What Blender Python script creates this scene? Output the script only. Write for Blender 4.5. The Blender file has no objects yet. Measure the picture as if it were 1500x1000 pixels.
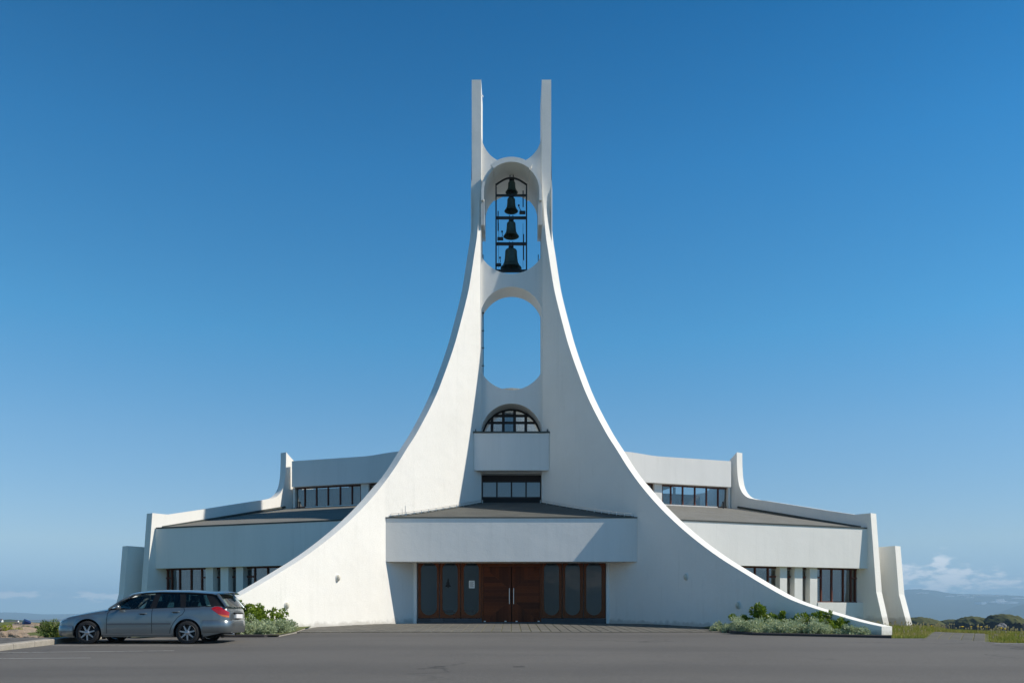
import bpy, bmesh, math, random
import numpy as np
from mathutils import Vector, noise as mnoise
random.seed(7); RNG = np.random.default_rng(11)
PI = math.pi
scene = bpy.context.scene
COL = scene.collection

# ------------------------------------------------------------------ camera, world, sun, exposure
F = 1230.0; AX = 749.2; HZ = 904.0; EYE = 1.367          # focal length in px of the 1500 px wide photo, axis, horizon, eye height
cam_d = bpy.data.cameras.new('camera'); cam = bpy.data.objects.new('camera', cam_d); COL.objects.link(cam)
cam_d.sensor_width = 36; cam_d.lens = F/1500*36
cam_d.shift_x = 0.0005; cam_d.shift_y = (HZ-500)/1500
cam_d.clip_start = .1; cam_d.clip_end = 60000
cam.location = (0, 0, EYE); cam.rotation_euler = (PI/2, 0, 0)
scene.camera = cam

SUN_EL = math.radians(43.5); SUN_AZ = math.radians(9)     # azimuth measured from +X towards the camera (-Y)
sdir = Vector((math.cos(SUN_AZ)*math.cos(SUN_EL), -math.sin(SUN_AZ)*math.cos(SUN_EL), math.sin(SUN_EL)))
sun_d = bpy.data.lights.new('sun', 'SUN'); sun_d.energy = 5.0; sun_d.angle = math.radians(.53); sun_d.color = (1.0, .92, .80)
sun = bpy.data.objects.new('sun', sun_d); COL.objects.link(sun)
sun.rotation_euler = sdir.to_track_quat('Z', 'Y').to_euler(); sun.location = (60, -10, 80)

world = bpy.data.worlds.new('World'); scene.world = world; world.use_nodes = True
def build_world():
    nt = world.node_tree; N = nt.nodes; L = nt.links
    for n in list(N): N.remove(n)
    out = N.new('ShaderNodeOutputWorld'); bg = N.new('ShaderNodeBackground'); bg.inputs['Strength'].default_value = SKY_STRENGTH
    sky = N.new('ShaderNodeTexSky'); sky.sky_type = 'NISHITA'; sky.sun_disc = False
    sky.sun_elevation = SUN_EL; sky.sun_rotation = PI/2 + SUN_AZ
    sky.altitude = 0; sky.air_density = .7; sky.dust_density = 0.; sky.ozone_density = 8.0
    tc = N.new('ShaderNodeTexCoord'); sep = N.new('ShaderNodeSeparateXYZ'); L.new(tc.outputs['Generated'], sep.inputs[0])
    def math_(op, a, b=None, c=None):
        n = N.new('ShaderNodeMath'); n.operation = op
        for i, v in enumerate((a, b, c)):
            if v is None: continue
            if isinstance(v, (int, float)): n.inputs[i].default_value = v
            else: L.new(v, n.inputs[i])
        return n.outputs[0]
    ramp = N.new('ShaderNodeValToRGB'); ramp.color_ramp.interpolation = 'B_SPLINE' if False else 'LINEAR'     # deeper blue upwards, paler towards the horizon; unseen zenith warmed to warm the shade
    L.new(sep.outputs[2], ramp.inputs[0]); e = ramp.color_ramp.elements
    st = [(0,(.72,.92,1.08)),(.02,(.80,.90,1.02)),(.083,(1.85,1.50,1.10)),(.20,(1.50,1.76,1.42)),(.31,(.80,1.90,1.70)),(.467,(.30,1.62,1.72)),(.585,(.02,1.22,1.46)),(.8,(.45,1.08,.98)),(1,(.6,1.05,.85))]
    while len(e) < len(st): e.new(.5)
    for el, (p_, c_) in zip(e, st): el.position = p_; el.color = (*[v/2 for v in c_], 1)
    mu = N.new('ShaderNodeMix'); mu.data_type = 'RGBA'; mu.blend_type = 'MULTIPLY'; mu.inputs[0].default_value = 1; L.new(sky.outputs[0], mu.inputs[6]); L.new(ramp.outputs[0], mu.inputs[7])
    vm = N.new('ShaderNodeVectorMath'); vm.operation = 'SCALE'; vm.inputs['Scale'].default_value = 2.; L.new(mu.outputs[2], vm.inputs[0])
    # low cumulus along the horizon
    az = math_('ARCTAN2', sep.outputs[0], sep.outputs[1])
    cmb = N.new('ShaderNodeCombineXYZ'); L.new(math_('MULTIPLY', az, 16.), cmb.inputs[0]); L.new(math_('MULTIPLY', sep.outputs[2], 46.), cmb.inputs[1])
    nz = N.new('ShaderNodeTexNoise'); nz.inputs['Scale'].default_value = 3.4; nz.inputs['Detail'].default_value = 9; nz.inputs['Roughness'].default_value = .58
    L.new(cmb.outputs[0], nz.inputs['Vector'])
    tot = None
    # clumps (azimuth, elevation, half-width, half-height, weight), all the way round the horizon
    cl = [(.4805,.040,.036,.017,1.),(.473,.056,.010,.013,1.0),(.440,.047,.018,.012,.9),(.52,.036,.035,.014,.65),(.455,.022,.03,.008,.55),
          (-.527,.0235,.035,.0042,.9),(-.455,.0232,.03,.0042,.95),(-.44,.020,.04,.004,.6),
          (.9,.04,.08,.012,.9),(1.6,.05,.12,.015,.9),(2.3,.035,.1,.01,.8),(3.0,.045,.15,.014,.9),(-2.4,.05,.14,.016,1.),(-1.7,.035,.1,.01,.9),(-1.1,.04,.09,.012,.9)]
    for (a, e, wa, we, k) in cl:
        da = math_('DIVIDE', math_('SUBTRACT', az, a), wa); de = math_('DIVIDE', math_('SUBTRACT', sep.outputs[2], e), we)
        q = math_('ADD', math_('MULTIPLY', da, da), math_('MULTIPLY', de, de))
        g = math_('MULTIPLY', math_('EXPONENT', math_('MULTIPLY', q, -1.)), k)
        tot = g if tot is None else math_('MAXIMUM', tot, g)
    m = math_('ADD', math_('MULTIPLY', tot, .62), math_('MULTIPLY', math_('SUBTRACT', nz.outputs['Fac'], .5), 2.1))
    mr = N.new('ShaderNodeMapRange'); mr.interpolation_type = 'SMOOTHSTEP'
    L.new(m, mr.inputs[0]); mr.inputs[1].default_value = .14; mr.inputs[2].default_value = .60; mr.inputs[3].default_value = 0; mr.inputs[4].default_value = .62
    mr2 = N.new('ShaderNodeMapRange'); L.new(tot, mr2.inputs[0]); mr2.inputs[1].default_value = .05; mr2.inputs[2].default_value = .4; mr2.inputs[3].default_value = 0; mr2.inputs[4].default_value = 1
    fac = math_('MULTIPLY', mr.outputs[0], mr2.outputs[0])
    mix = N.new('ShaderNodeMix'); mix.data_type = 'RGBA'; L.new(fac, mix.inputs[0]); L.new(vm.outputs[0], mix.inputs[6])
    mix.inputs[7].default_value = (CLOUD*1.0, CLOUD*.99, CLOUD*1.0, 1)
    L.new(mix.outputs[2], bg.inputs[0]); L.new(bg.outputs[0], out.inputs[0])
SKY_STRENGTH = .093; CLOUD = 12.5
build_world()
scene.view_settings.view_transform = 'Standard'; scene.view_settings.look = 'None'
scene.view_settings.exposure = 0.13; scene.view_settings.gamma = 1.0; scene.view_settings.use_curve_mapping = False
scene.render.engine = 'CYCLES'
scene.cycles.volume_bounces = 0; scene.cycles.max_bounces = 10; scene.cycles.diffuse_bounces = 7; scene.cycles.transparent_max_bounces = 12

# ------------------------------------------------------------------ materials
def mat(name, col, rough=.8, metal=0., bump=None, var=None, spec=.5, coat=0.):
    """var = list of (scale, colour2, lo, hi[, z-stretch]); bump = (scale, strength, distance)"""
    m = bpy.data.materials.new(name); m.use_nodes = True; nt = m.node_tree; N = nt.nodes; L = nt.links
    b = N['Principled BSDF']; b.inputs['Roughness'].default_value = rough; b.inputs['Metallic'].default_value = metal
    b.inputs['Specular IOR Level'].default_value = spec; b.inputs['Coat Weight'].default_value = coat
    b.inputs['Base Color'].default_value = (*col, 1)
    tc = N.new('ShaderNodeNewGeometry')
    cur = None
    for v in (var or []):
        sc, c2, lo, hi = v[:4]
        nz = N.new('ShaderNodeTexNoise'); nz.inputs['Scale'].default_value = sc; nz.inputs['Detail'].default_value = 5; nz.inputs['Roughness'].default_value = .62
        if len(v) > 4:
            mp = N.new('ShaderNodeMapping'); mp.inputs['Scale'].default_value = v[4]; L.new(tc.outputs['Position'], mp.inputs[0]); L.new(mp.outputs[0], nz.inputs['Vector'])
        else: L.new(tc.outputs['Position'], nz.inputs['Vector'])
        mr = N.new('ShaderNodeMapRange'); L.new(nz.outputs['Fac'], mr.inputs[0]); mr.inputs[1].default_value = lo; mr.inputs[2].default_value = hi
        mx = N.new('ShaderNodeMix'); mx.data_type = 'RGBA'; L.new(mr.outputs[0], mx.inputs[0])
        if cur is None: mx.inputs[6].default_value = (*col, 1)
        else: L.new(cur, mx.inputs[6])
        mx.inputs[7].default_value = (*c2, 1); cur = mx.outputs[2]
    if cur is not None: L.new(cur, b.inputs['Base Color'])
    if bump:
        bl = bump if isinstance(bump, list) else [bump]; prev = None
        for (sc, st, di) in bl:
            nz = N.new('ShaderNodeTexNoise'); nz.inputs['Scale'].default_value = sc; nz.inputs['Detail'].default_value = 4; L.new(tc.outputs['Position'], nz.inputs['Vector'])
            bp = N.new('ShaderNodeBump'); bp.inputs['Strength'].default_value = st; bp.inputs['Distance'].default_value = di
            L.new(nz.outputs['Fac'], bp.inputs['Height'])
            if prev is not None: L.new(prev, bp.inputs['Normal'])
            prev = bp.outputs[0]
        L.new(prev, b.inputs['Normal'])
    return m
def add_streaks(m, amt, base=True):      # rain runs down the walls, splash dirt in the lowest hand's breadth
    nt = m.node_tree; N = nt.nodes; L = nt.links; b = N['Principled BSDF']; src = b.inputs['Base Color'].links[0].from_socket
    g = N.new('ShaderNodeNewGeometry'); mp = N.new('ShaderNodeMapping'); mp.inputs['Scale'].default_value = (5.5,5.5,.16); L.new(g.outputs['Position'], mp.inputs[0])
    nz = N.new('ShaderNodeTexNoise'); nz.inputs['Scale'].default_value = 1; nz.inputs['Detail'].default_value = 6; nz.inputs['Roughness'].default_value = .7; L.new(mp.outputs[0], nz.inputs['Vector'])
    mr = N.new('ShaderNodeMapRange'); L.new(nz.outputs[0], mr.inputs[0]); mr.inputs[1].default_value = .54; mr.inputs[2].default_value = .82; mr.inputs[4].default_value = amt
    mx = N.new('ShaderNodeMix'); mx.data_type = 'RGBA'; L.new(mr.outputs[0], mx.inputs[0]); L.new(src, mx.inputs[6]); mx.inputs[7].default_value = (.40,.39,.35,1); cur = mx.outputs[2]
    if base:
        s_ = N.new('ShaderNodeSeparateXYZ'); L.new(g.outputs['Position'], s_.inputs[0]); n2 = N.new('ShaderNodeTexNoise'); n2.inputs['Scale'].default_value = 3.; n2.inputs['Detail'].default_value = 6; L.new(g.outputs['Position'], n2.inputs['Vector'])
        a = N.new('ShaderNodeMath'); a.operation = 'MULTIPLY_ADD'; L.new(s_.outputs[1], a.inputs[0]); a.inputs[1].default_value = -.031; L.new(s_.outputs[2], a.inputs[2])      # height above the sloping ground
        c = N.new('ShaderNodeMath'); c.operation = 'MULTIPLY_ADD'; L.new(n2.outputs[0], c.inputs[0]); c.inputs[1].default_value = -.5; L.new(a.outputs[0], c.inputs[2])
        m2 = N.new('ShaderNodeMapRange'); L.new(c.outputs[0], m2.inputs[0]); m2.inputs[1].default_value = -.16; m2.inputs[2].default_value = -.02; m2.inputs[3].default_value = .45; m2.inputs[4].default_value = 0
        my = N.new('ShaderNodeMix'); my.data_type = 'RGBA'; L.new(m2.outputs[0], my.inputs[0]); L.new(cur, my.inputs[6]); my.inputs[7].default_value = (.28,.26,.22,1); cur = my.outputs[2]
    L.new(cur, b.inputs['Base Color'])
def obj_random(m, amount=.25, base=None):
    """each object using the material gets its own slight tone"""
    nt = m.node_tree; N = nt.nodes; L = nt.links; b = N['Principled BSDF']
    oi = N.new('ShaderNodeObjectInfo'); mr = N.new('ShaderNodeMapRange'); L.new(oi.outputs['Random'], mr.inputs[0])
    mr.inputs[3].default_value = 1-amount; mr.inputs[4].default_value = 1+amount
    mx = N.new('ShaderNodeMix'); mx.data_type = 'RGBA'; mx.blend_type = 'MULTIPLY'; mx.inputs[0].default_value = 1
    if b.inputs['Base Color'].links: L.new(b.inputs['Base Color'].links[0].from_socket, mx.inputs[6])
    else: mx.inputs[6].default_value = b.inputs['Base Color'].default_value
    L.new(mr.outputs[0], mx.inputs[7]); L.new(mx.outputs[2], b.inputs['Base Color']); return m

M = {}
M['white'] = mat('white_render', (.80,.785,.735), .9, bump=[(38, .55, .02), (1.3, .35, .06)],
                 var=[(.45, (.755,.74,.69), .42, .75), (2.2, (.71,.70,.65), .60, .80, (1.6,1.6,.18)), (9, (.82,.805,.76), .5, .8)])
M['white_smooth'] = mat('white_painted_panel', (.80,.785,.745), .85, bump=[(14, .25, .01), (.8, .35, .05), (34, .3, .006)],
                 var=[(.9, (.745,.73,.69), .45, .8, (1,1,.25)), (3.2, (.75,.74,.70), .58, .78, (2.5,2.5,.15))])
add_streaks(M['white'], .14); add_streaks(M['white_smooth'], .17, False)
M['stone_vault'] = mat('grey_rough_vault', (.42,.41,.38), .95, bump=(20, 1., .05), var=[(14, (.25,.25,.22), .4, .7)])
M['roof'] = mat('grey_roofing_felt', (.160,.158,.145), .95, bump=(60, .6, .01), var=[(1.2, (.13,.127,.11), .4, .7), (30, (.21,.205,.18), .5, .8)])
M['roof_shaded'] = mat('shaded_roofing_felt', (.085,.088,.080), .95, bump=(60, .6, .01), var=[(1.2, (.06,.062,.058), .4, .7), (30, (.12,.12,.11), .5, .8)])  # same felt darkened: shadow over the canopy roof put into its colour
M['flash'] = mat('dark_green_flashing', (.045,.055,.05), .6, var=[(5, (.10,.09,.075), .5, .75)])
M['frame'] = mat('red_brown_window_frame', (.13,.036,.020), .55, var=[(6, (.085,.025,.015), .4, .7)])
M['dframe'] = mat('dark_bronze_frame', (.022,.014,.012), .6)
M['wood'] = mat('varnished_mahogany', (.20,.055,.011), .5, spec=.25, var=[(7, (.08,.020,.006), .35, .7, (1,1,6)), (40, (.20,.05,.012), .5, .8, (1,1,.3))], bump=(50, .15, .005))
M['plank'] = obj_random(mat('mahogany_plank', (.15,.034,.007), .5, spec=.2, var=[(9, (.08,.018,.005), .35, .7, (1,1,5))], bump=(60, .15, .005)), .38)
M['plinth'] = obj_random(mat('dark_slate_plinth', (.055,.060,.066), .7, bump=(20, .4, .01)), .25)
M['steel'] = mat('brushed_steel', (.55,.55,.55), .3, 1.)
M['pipe'] = mat('white_pipe', (.55,.56,.54), .5)
M['black_metal'] = mat('black_painted_steel', (.012,.014,.016), .5)
M['bronze'] = mat('dark_green_bronze', (.030,.055,.046), .5, .3, var=[(9, (.045,.085,.068), .4, .7)])
M['lampglass'] = mat('frosted_lamp_shell', (.62,.58,.48), .5, var=[(18, (.30,.27,.2), .5, .75)])
M['curtain'] = mat('grey_curtain', (.42,.43,.42), .9)
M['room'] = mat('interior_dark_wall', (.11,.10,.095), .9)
M['red_cloth'] = mat('red_seat_cloth', (.25,.03,.03), .9)
M['paper'] = mat('white_paper', (.75,.75,.70), .8)
M['ink'] = mat('grey_ink', (.15,.15,.16), .8)
M['black'] = mat('matt_black', (.01,.01,.011), .8)
M['kerb'] = mat('pale_concrete_kerb', (.34,.31,.27), .95, bump=(30, .6, .01), var=[(6, (.27,.25,.21), .4, .7)])
M['dkerb'] = mat('dark_rubbery_kerb', (.05,.043,.042), .9, bump=(30, .6, .01))
M['asphalt'] = mat('asphalt', (.098,.091,.083), .92, bump=[(140, .7, .006), (2, .3, .02)],
                   var=[(.16, (.118,.110,.100), .40, .66), (.55, (.084,.078,.073), .52, .76, (.35,1.6,1)), (85, (.17,.16,.15), .57, .78), (120, (.048,.045,.042), .58, .75), (13, (.125,.118,.108), .52, .72), (17, (.070,.066,.061), .55, .74), (1.8, (.108,.100,.088), .55, .8, (1,.3,1))])
def add_cracks(m):      # wandering hairline cracks, old repairs and wheel-polished lanes
    nt = m.node_tree; N = nt.nodes; L = nt.links; b = N['Principled BSDF']; src = b.inputs['Base Color'].links[0].from_socket
    g = N.new('ShaderNodeNewGeometry'); nz = N.new('ShaderNodeTexNoise'); nz.inputs['Scale'].default_value = .9; nz.inputs['Detail'].default_value = 5; L.new(g.outputs['Position'], nz.inputs['Vector'])
    ad = N.new('ShaderNodeVectorMath'); ad.operation = 'MULTIPLY_ADD'; L.new(nz.outputs['Color'], ad.inputs[0]); ad.inputs[1].default_value = (2.4,2.4,0); L.new(g.outputs['Position'], ad.inputs[2])
    vo = N.new('ShaderNodeTexVoronoi'); vo.feature = 'DISTANCE_TO_EDGE'; vo.inputs['Scale'].default_value = .16; L.new(ad.outputs[0], vo.inputs['Vector'])
    mr = N.new('ShaderNodeMapRange'); L.new(vo.outputs['Distance'], mr.inputs[0]); mr.inputs[1].default_value = .0; mr.inputs[2].default_value = .010; mr.inputs[3].default_value = .75; mr.inputs[4].default_value = 0
    n2 = N.new('ShaderNodeTexNoise'); n2.inputs['Scale'].default_value = .12; L.new(g.outputs['Position'], n2.inputs['Vector']); m2 = N.new('ShaderNodeMapRange'); L.new(n2.outputs[0], m2.inputs[0]); m2.inputs[1].default_value = .48; m2.inputs[2].default_value = .56
    mu = N.new('ShaderNodeMath'); mu.operation = 'MULTIPLY'; L.new(mr.outputs[0], mu.inputs[0]); L.new(m2.outputs[0], mu.inputs[1])
    mx = N.new('ShaderNodeMix'); mx.data_type = 'RGBA'; L.new(mu.outputs[0], mx.inputs[0]); L.new(src, mx.inputs[6]); mx.inputs[7].default_value = (.035,.033,.031,1)
    wv = N.new('ShaderNodeTexWave'); wv.wave_type = 'RINGS'; wv.inputs['Scale'].default_value = .055; wv.inputs['Distortion'].default_value = 3.5; wv.inputs['Detail'].default_value = 3; wv.inputs['Detail Scale'].default_value = .6; L.new(g.outputs['Position'], wv.inputs['Vector'])
    m3 = N.new('ShaderNodeMapRange'); L.new(wv.outputs['Fac'], m3.inputs[0]); m3.inputs[1].default_value = .55; m3.inputs[2].default_value = 1; m3.inputs[3].default_value = 0; m3.inputs[4].default_value = .28
    my = N.new('ShaderNodeMix'); my.data_type = 'RGBA'; L.new(m3.outputs[0], my.inputs[0]); L.new(mx.outputs[2], my.inputs[6]); my.inputs[7].default_value = (.055,.051,.048,1); L.new(my.outputs[2], b.inputs['Base Color'])
add_cracks(M['asphalt'])
M['tar'] = mat('tar_seam', (.03,.03,.03), .7)
M['paver'] = obj_random(mat('grey_brown_paver', (.128,.120,.103), .95, bump=(60, .5, .006), var=[(.7, (.10,.095,.08), .4, .7), (60, (.16,.15,.13), .55, .8)]), .12)
M['joint'] = mat('mossy_joint', (.17,.16,.06), 1., var=[(5, (.06,.065,.035), .4, .65), (2, (.14,.13,.04), .6, .8)])
M['line'] = mat('worn_white_paint', (.62,.62,.60), .85, var=[(9, (.12,.12,.11), .54, .68)])
M['soil'] = mat('grassy_soil', (.10,.12,.03), 1., bump=(8, 1., .1), var=[(.5, (.16,.14,.06), .45, .7), (4, (.07,.09,.02), .45, .7)])
M['seabed'] = M['soil']
def slope_mat(name, grass, rock, lo=.75, hi=.9, sc=.1):
    m = bpy.data.materials.new(name); m.use_nodes = True; nt = m.node_tree; N = nt.nodes; L = nt.links; b = N['Principled BSDF']; b.inputs['Roughness'].default_value = 1; b.inputs['Specular IOR Level'].default_value = .1
    g = N.new('ShaderNodeNewGeometry'); s = N.new('ShaderNodeSeparateXYZ'); L.new(g.outputs['True Normal'], s.inputs[0])
    nz = N.new('ShaderNodeTexNoise'); nz.inputs['Scale'].default_value = sc; nz.inputs['Detail'].default_value = 8; nz.inputs['Roughness'].default_value = .7; L.new(g.outputs['Position'], nz.inputs['Vector'])
    a = N.new('ShaderNodeMath'); a.operation = 'MULTIPLY_ADD'; L.new(nz.outputs[0], a.inputs[0]); a.inputs[1].default_value = .3; L.new(s.outputs[2], a.inputs[2])
    mr = N.new('ShaderNodeMapRange'); L.new(a.outputs[0], mr.inputs[0]); mr.inputs[1].default_value = lo+.15; mr.inputs[2].default_value = hi+.15
    v = N.new('ShaderNodeMix'); v.data_type = 'RGBA'; L.new(nz.outputs[0], v.inputs[0]); v.inputs[6].default_value = (*[c*.6 for c in grass], 1); v.inputs[7].default_value = (*[c*1.5 for c in grass], 1)
    mx = N.new('ShaderNodeMix'); mx.data_type = 'RGBA'; L.new(mr.outputs[0], mx.inputs[0]); mx.inputs[6].default_value = (*rock, 1); L.new(v.outputs[2], mx.inputs[7])
    L.new(mx.outputs[2], b.inputs['Base Color']); return m
M['islet'] = slope_mat('islet_turf_and_basalt', (.075,.080,.030), (.022,.020,.020), .62, .80, .12)
M['headland'] = slope_mat('green_headland', (.042,.062,.030), (.06,.055,.045), .5, .7, .02)
M['shore'] = mat('brown_far_shore', (.075,.06,.05), 1.)
M['rock'] = mat('reddish_beige_rock', (.30,.22,.16), .95, bump=[(6, 1., .08), (30, .6, .02)], var=[(3, (.20,.17,.14), .4, .65), (8, (.36,.30,.22), .55, .75), (2, (.14,.13,.06), .62, .78)])
M['greyrock'] = mat('pale_grey_rock', (.19,.19,.20), .95, bump=(6, 1., .08), var=[(3, (.2,.2,.21), .4, .65)])
M['leaf_silver'] = mat('silver_grey_leaf', (.35,.42,.23), .6, var=[(22, (.56,.61,.43), .46, .66), (3, (.23,.29,.15), .5, .75)])
M['leaf_green'] = mat('fresh_green_leaf', (.20,.28,.020), .5, var=[(14, (.24,.31,.03), .5, .8), (3, (.08,.15,.018), .45, .7)])
M['leaf_weed'] = mat('weed_leaf', (.11,.17,.035), .7, var=[(6, (.20,.21,.045), .5, .75)])
M['moss_yellow'] = mat('yellow_green_cushion', (.34,.36,.04), .9, var=[(6, (.2,.24,.035), .45, .7)])
M['grass'] = mat('grass_blade', (.24,.27,.035), .8, var=[(1.3, (.38,.32,.10), .45, .62), (5, (.15,.20,.025), .55, .8)])
M['grass_dry'] = mat('dry_grass_head', (.46,.36,.18), .9)
M['twig'] = mat('twig', (.09,.06,.04), .9)
M['yellow'] = mat('dandelion_yellow', (.75,.50,.01), .7)
M['bluebox'] = mat('dark_blue_paint', (.008,.022,.095), .45)
M['house_white'] = mat('white_house_wall', (.72,.72,.70), .8)
M['house_roof'] = mat('dark_house_roof', (.06,.05,.055), .8)
def leafy(m, t=.3):      # thin leaves let some light through
    nt = m.node_tree; N = nt.nodes; L = nt.links; b = N['Principled BSDF']; o = [n for n in N if n.type == 'OUTPUT_MATERIAL'][0]
    tr = N.new('ShaderNodeBsdfTranslucent'); L.new(b.inputs['Base Color'].links[0].from_socket, tr.inputs[0])
    x = N.new('ShaderNodeMixShader'); x.inputs[0].default_value = t; L.new(b.outputs[0], x.inputs[1]); L.new(tr.outputs[0], x.inputs[2]); L.new(x.outputs[0], o.inputs['Surface'])
for k_ in ('leaf_silver','leaf_green','leaf_weed','moss_yellow','grass'): leafy(M[k_])
def glass_mat(name, tint, ior=1.6, rough=.0):
    m = bpy.data.materials.new(name); m.use_nodes = True; nt = m.node_tree; N = nt.nodes; L = nt.links
    for n in list(N): N.remove(n)
    o = N.new('ShaderNodeOutputMaterial'); t = N.new('ShaderNodeBsdfTransparent'); t.inputs[0].default_value = (*tint, 1)
    g = N.new('ShaderNodeBsdfGlossy'); g.inputs['Roughness'].default_value = rough; g.inputs[0].default_value = (.9,.93,.95,1)
    geo = N.new('ShaderNodeNewGeometry'); nz = N.new('ShaderNodeTexNoise'); nz.inputs['Scale'].default_value = 1.1; bp = N.new('ShaderNodeBump'); bp.inputs['Strength'].default_value = .06; bp.inputs['Distance'].default_value = .1
    L.new(geo.outputs['Position'], nz.inputs['Vector']); L.new(nz.outputs[0], bp.inputs['Height']); L.new(bp.outputs[0], g.inputs['Normal'])
    f = N.new('ShaderNodeFresnel'); f.inputs[0].default_value = ior
    x = N.new('ShaderNodeMixShader'); L.new(f.outputs[0], x.inputs[0]); L.new(t.outputs[0], x.inputs[1]); L.new(g.outputs[0], x.inputs[2]); L.new(x.outputs[0], o.inputs[0]); return m
M['glass'] = glass_mat('window_glass', (.55,.60,.62), 2.5)
M['glass_door'] = glass_mat('door_side_glass', (.35,.38,.40), 1.5)
M['carglass_dark'] = glass_mat('dark_tinted_car_glass', (.10,.13,.13), 1.15)
M['carglass'] = glass_mat('tinted_car_glass', (.40,.52,.50), 1.5)

# ------------------------------------------------------------------ mesh helpers
class MB:
    def __init__(s): s.v = []; s.f = []
    def quad(s, a, b, c, d): n = len(s.v); s.v += [a,b,c,d]; s.f.append((n,n+1,n+2,n+3)); return s
    def poly(s, pts): n = len(s.v); s.v += list(pts); s.f.append(tuple(range(n, n+len(pts)))); return s
    def hexa(s, p):      # 8 points: bottom 0-3, top 4-7
        n = len(s.v); s.v += list(p)
        for f in ((0,3,2,1),(4,5,6,7),(0,1,5,4),(1,2,6,5),(2,3,7,6),(3,0,4,7)): s.f.append(tuple(n+i for i in f))
        return s
    def box(s, x0, x1, y0, y1, z0, z1):
        return s.hexa([(x0,y0,z0),(x1,y0,z0),(x1,y1,z0),(x0,y1,z0),(x0,y0,z1),(x1,y0,z1),(x1,y1,z1),(x0,y1,z1)])
    def prism(s, poly, a, b, axis='y'):     # polygon in the plane across axis, extruded a..b
        def P(p, t): return (p[0], t, p[1]) if axis == 'y' else ((t, p[0], p[1]) if axis == 'x' else (p[0], p[1], t))
        n = len(s.v); k = len(poly); s.v += [P(p, a) for p in poly] + [P(p, b) for p in poly]
        s.f.append(tuple(range(n, n+k))); s.f.append(tuple(range(n+2*k-1, n+k-1, -1)))
        for i in range(k): j = (i+1) % k; s.f.append((n+i, n+k+i, n+k+j, n+j))
        return s
    def tube(s, pts, r, k=8, cap=True):
        pts = [Vector(p) for p in pts]; rs = r if isinstance(r, (list, tuple)) else [r]*len(pts); n0 = len(s.v)
        for i, p in enumerate(pts):
            d = (pts[min(i+1, len(pts)-1)] - pts[max(i-1, 0)]).normalized(); up = Vector((0,0,1)) if abs(d.z) < .9 else Vector((1,0,0))
            a = d.cross(up).normalized(); b = a.cross(d)
            for j in range(k): t = 2*PI*j/k; s.v.append(tuple(p + a*math.cos(t)*rs[i] + b*math.sin(t)*rs[i]))
        for i in range(len(pts)-1):
            for j in range(k): q = (j+1) % k; s.f.append((n0+i*k+j, n0+i*k+q, n0+(i+1)*k+q, n0+(i+1)*k+j))
        if cap: s.f.append(tuple(n0+j for j in range(k-1, -1, -1))); s.f.append(tuple(n0+(len(pts)-1)*k+j for j in range(k)))
        return s
    def lathe(s, prof, c, k=24, axis='z'):     # prof: (r, h)
        n0 = len(s.v)
        for (r, h) in prof:
            for j in range(k):
                t = 2*PI*j/k; q = (r*math.cos(t), r*math.sin(t), h)
                if axis == 'y': q = (q[0], q[2], q[1])
                s.v.append((c[0]+q[0], c[1]+q[1], c[2]+q[2]))
        for i in range(len(prof)-1):
            for j in range(k): q = (j+1) % k; s.f.append((n0+i*k+j, n0+i*k+q, n0+(i+1)*k+q, n0+(i+1)*k+j))
        return s
    def grid(s, rows):
        n0 = len(s.v); k = len(rows[0])
        for r in rows: s.v += list(r)
        for i in range(len(rows)-1):
            for j in range(k-1): s.f.append((n0+i*k+j, n0+i*k+j+1, n0+(i+1)*k+j+1, n0+(i+1)*k+j))
        return s
    def mirror(s): s.v = [(-x, y, z) for x, y, z in s.v]; s.f = [tuple(reversed(f)) for f in s.f]; return s

def mk_mesh(name, v, f, m, smooth=None, recalc=True):
    me = bpy.data.meshes.new(name); me.from_pydata([tuple(p) for p in v], [], f)
    if recalc:
        bm = bmesh.new(); bm.from_mesh(me); bmesh.ops.remove_doubles(bm, verts=bm.verts, dist=1e-5); bmesh.ops.recalc_face_normals(bm, faces=bm.faces); bm.to_mesh(me); bm.free()
    if m is not None: me.materials.append(m)
    if smooth is not None:
        me.polygons.foreach_set('use_smooth', [True]*len(me.polygons)); me.set_sharp_from_angle(angle=math.radians(smooth))
    me.update(); return me
def wloc(o):
    p = Vector(o.location); q = o.parent
    while q: p += Vector(q.location); q = q.parent
    return p
def build(mb, name, m, parent=None, smooth=None, recalc=True, local=False, label=None):
    """mesh given in world coordinates (or in the parent's, local=True); gets its origin at its own base"""
    v = np.array(mb.v, float); lo, hi = v.min(0), v.max(0); c = Vector(((lo[0]+hi[0])/2, (lo[1]+hi[1])/2, lo[2]))
    me = mk_mesh(name, v-np.array(c), mb.f, m, smooth, recalc)
    o = bpy.data.objects.new(name, me); COL.objects.link(o)
    if parent is not None: o.parent = parent; o.location = c if local else c - wloc(parent)
    else: o.location = c
    if label: o['label'] = label
    return o
def thing(name, loc, label, cat, group=None):
    o = bpy.data.objects.new(name, None); COL.objects.link(o); o.location = loc; o['label'] = label; o['category'] = cat
    o.empty_display_size = .3
    if group: o['group'] = group
    return o
def tag(o, label, cat, group=None, kind=None):
    if label: o['label'] = label
    if cat: o['category'] = cat
    if group: o['group'] = group
    if kind: o['kind'] = kind
    return o
def struct(o): o['kind'] = 'structure'; return o
def px(x, y, Y): return ((x-AX)*Y/F, Y, EYE + (HZ-y)*Y/F)
def zpx(y, Y): return EYE + (HZ-y)*Y/F
def sstep(a, b, x): t = min(1, max(0, (x-a)/(b-a))); return t*t*(3-2*t)
def interp(x, xs, ys): return float(np.interp(x, xs, ys))

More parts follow.
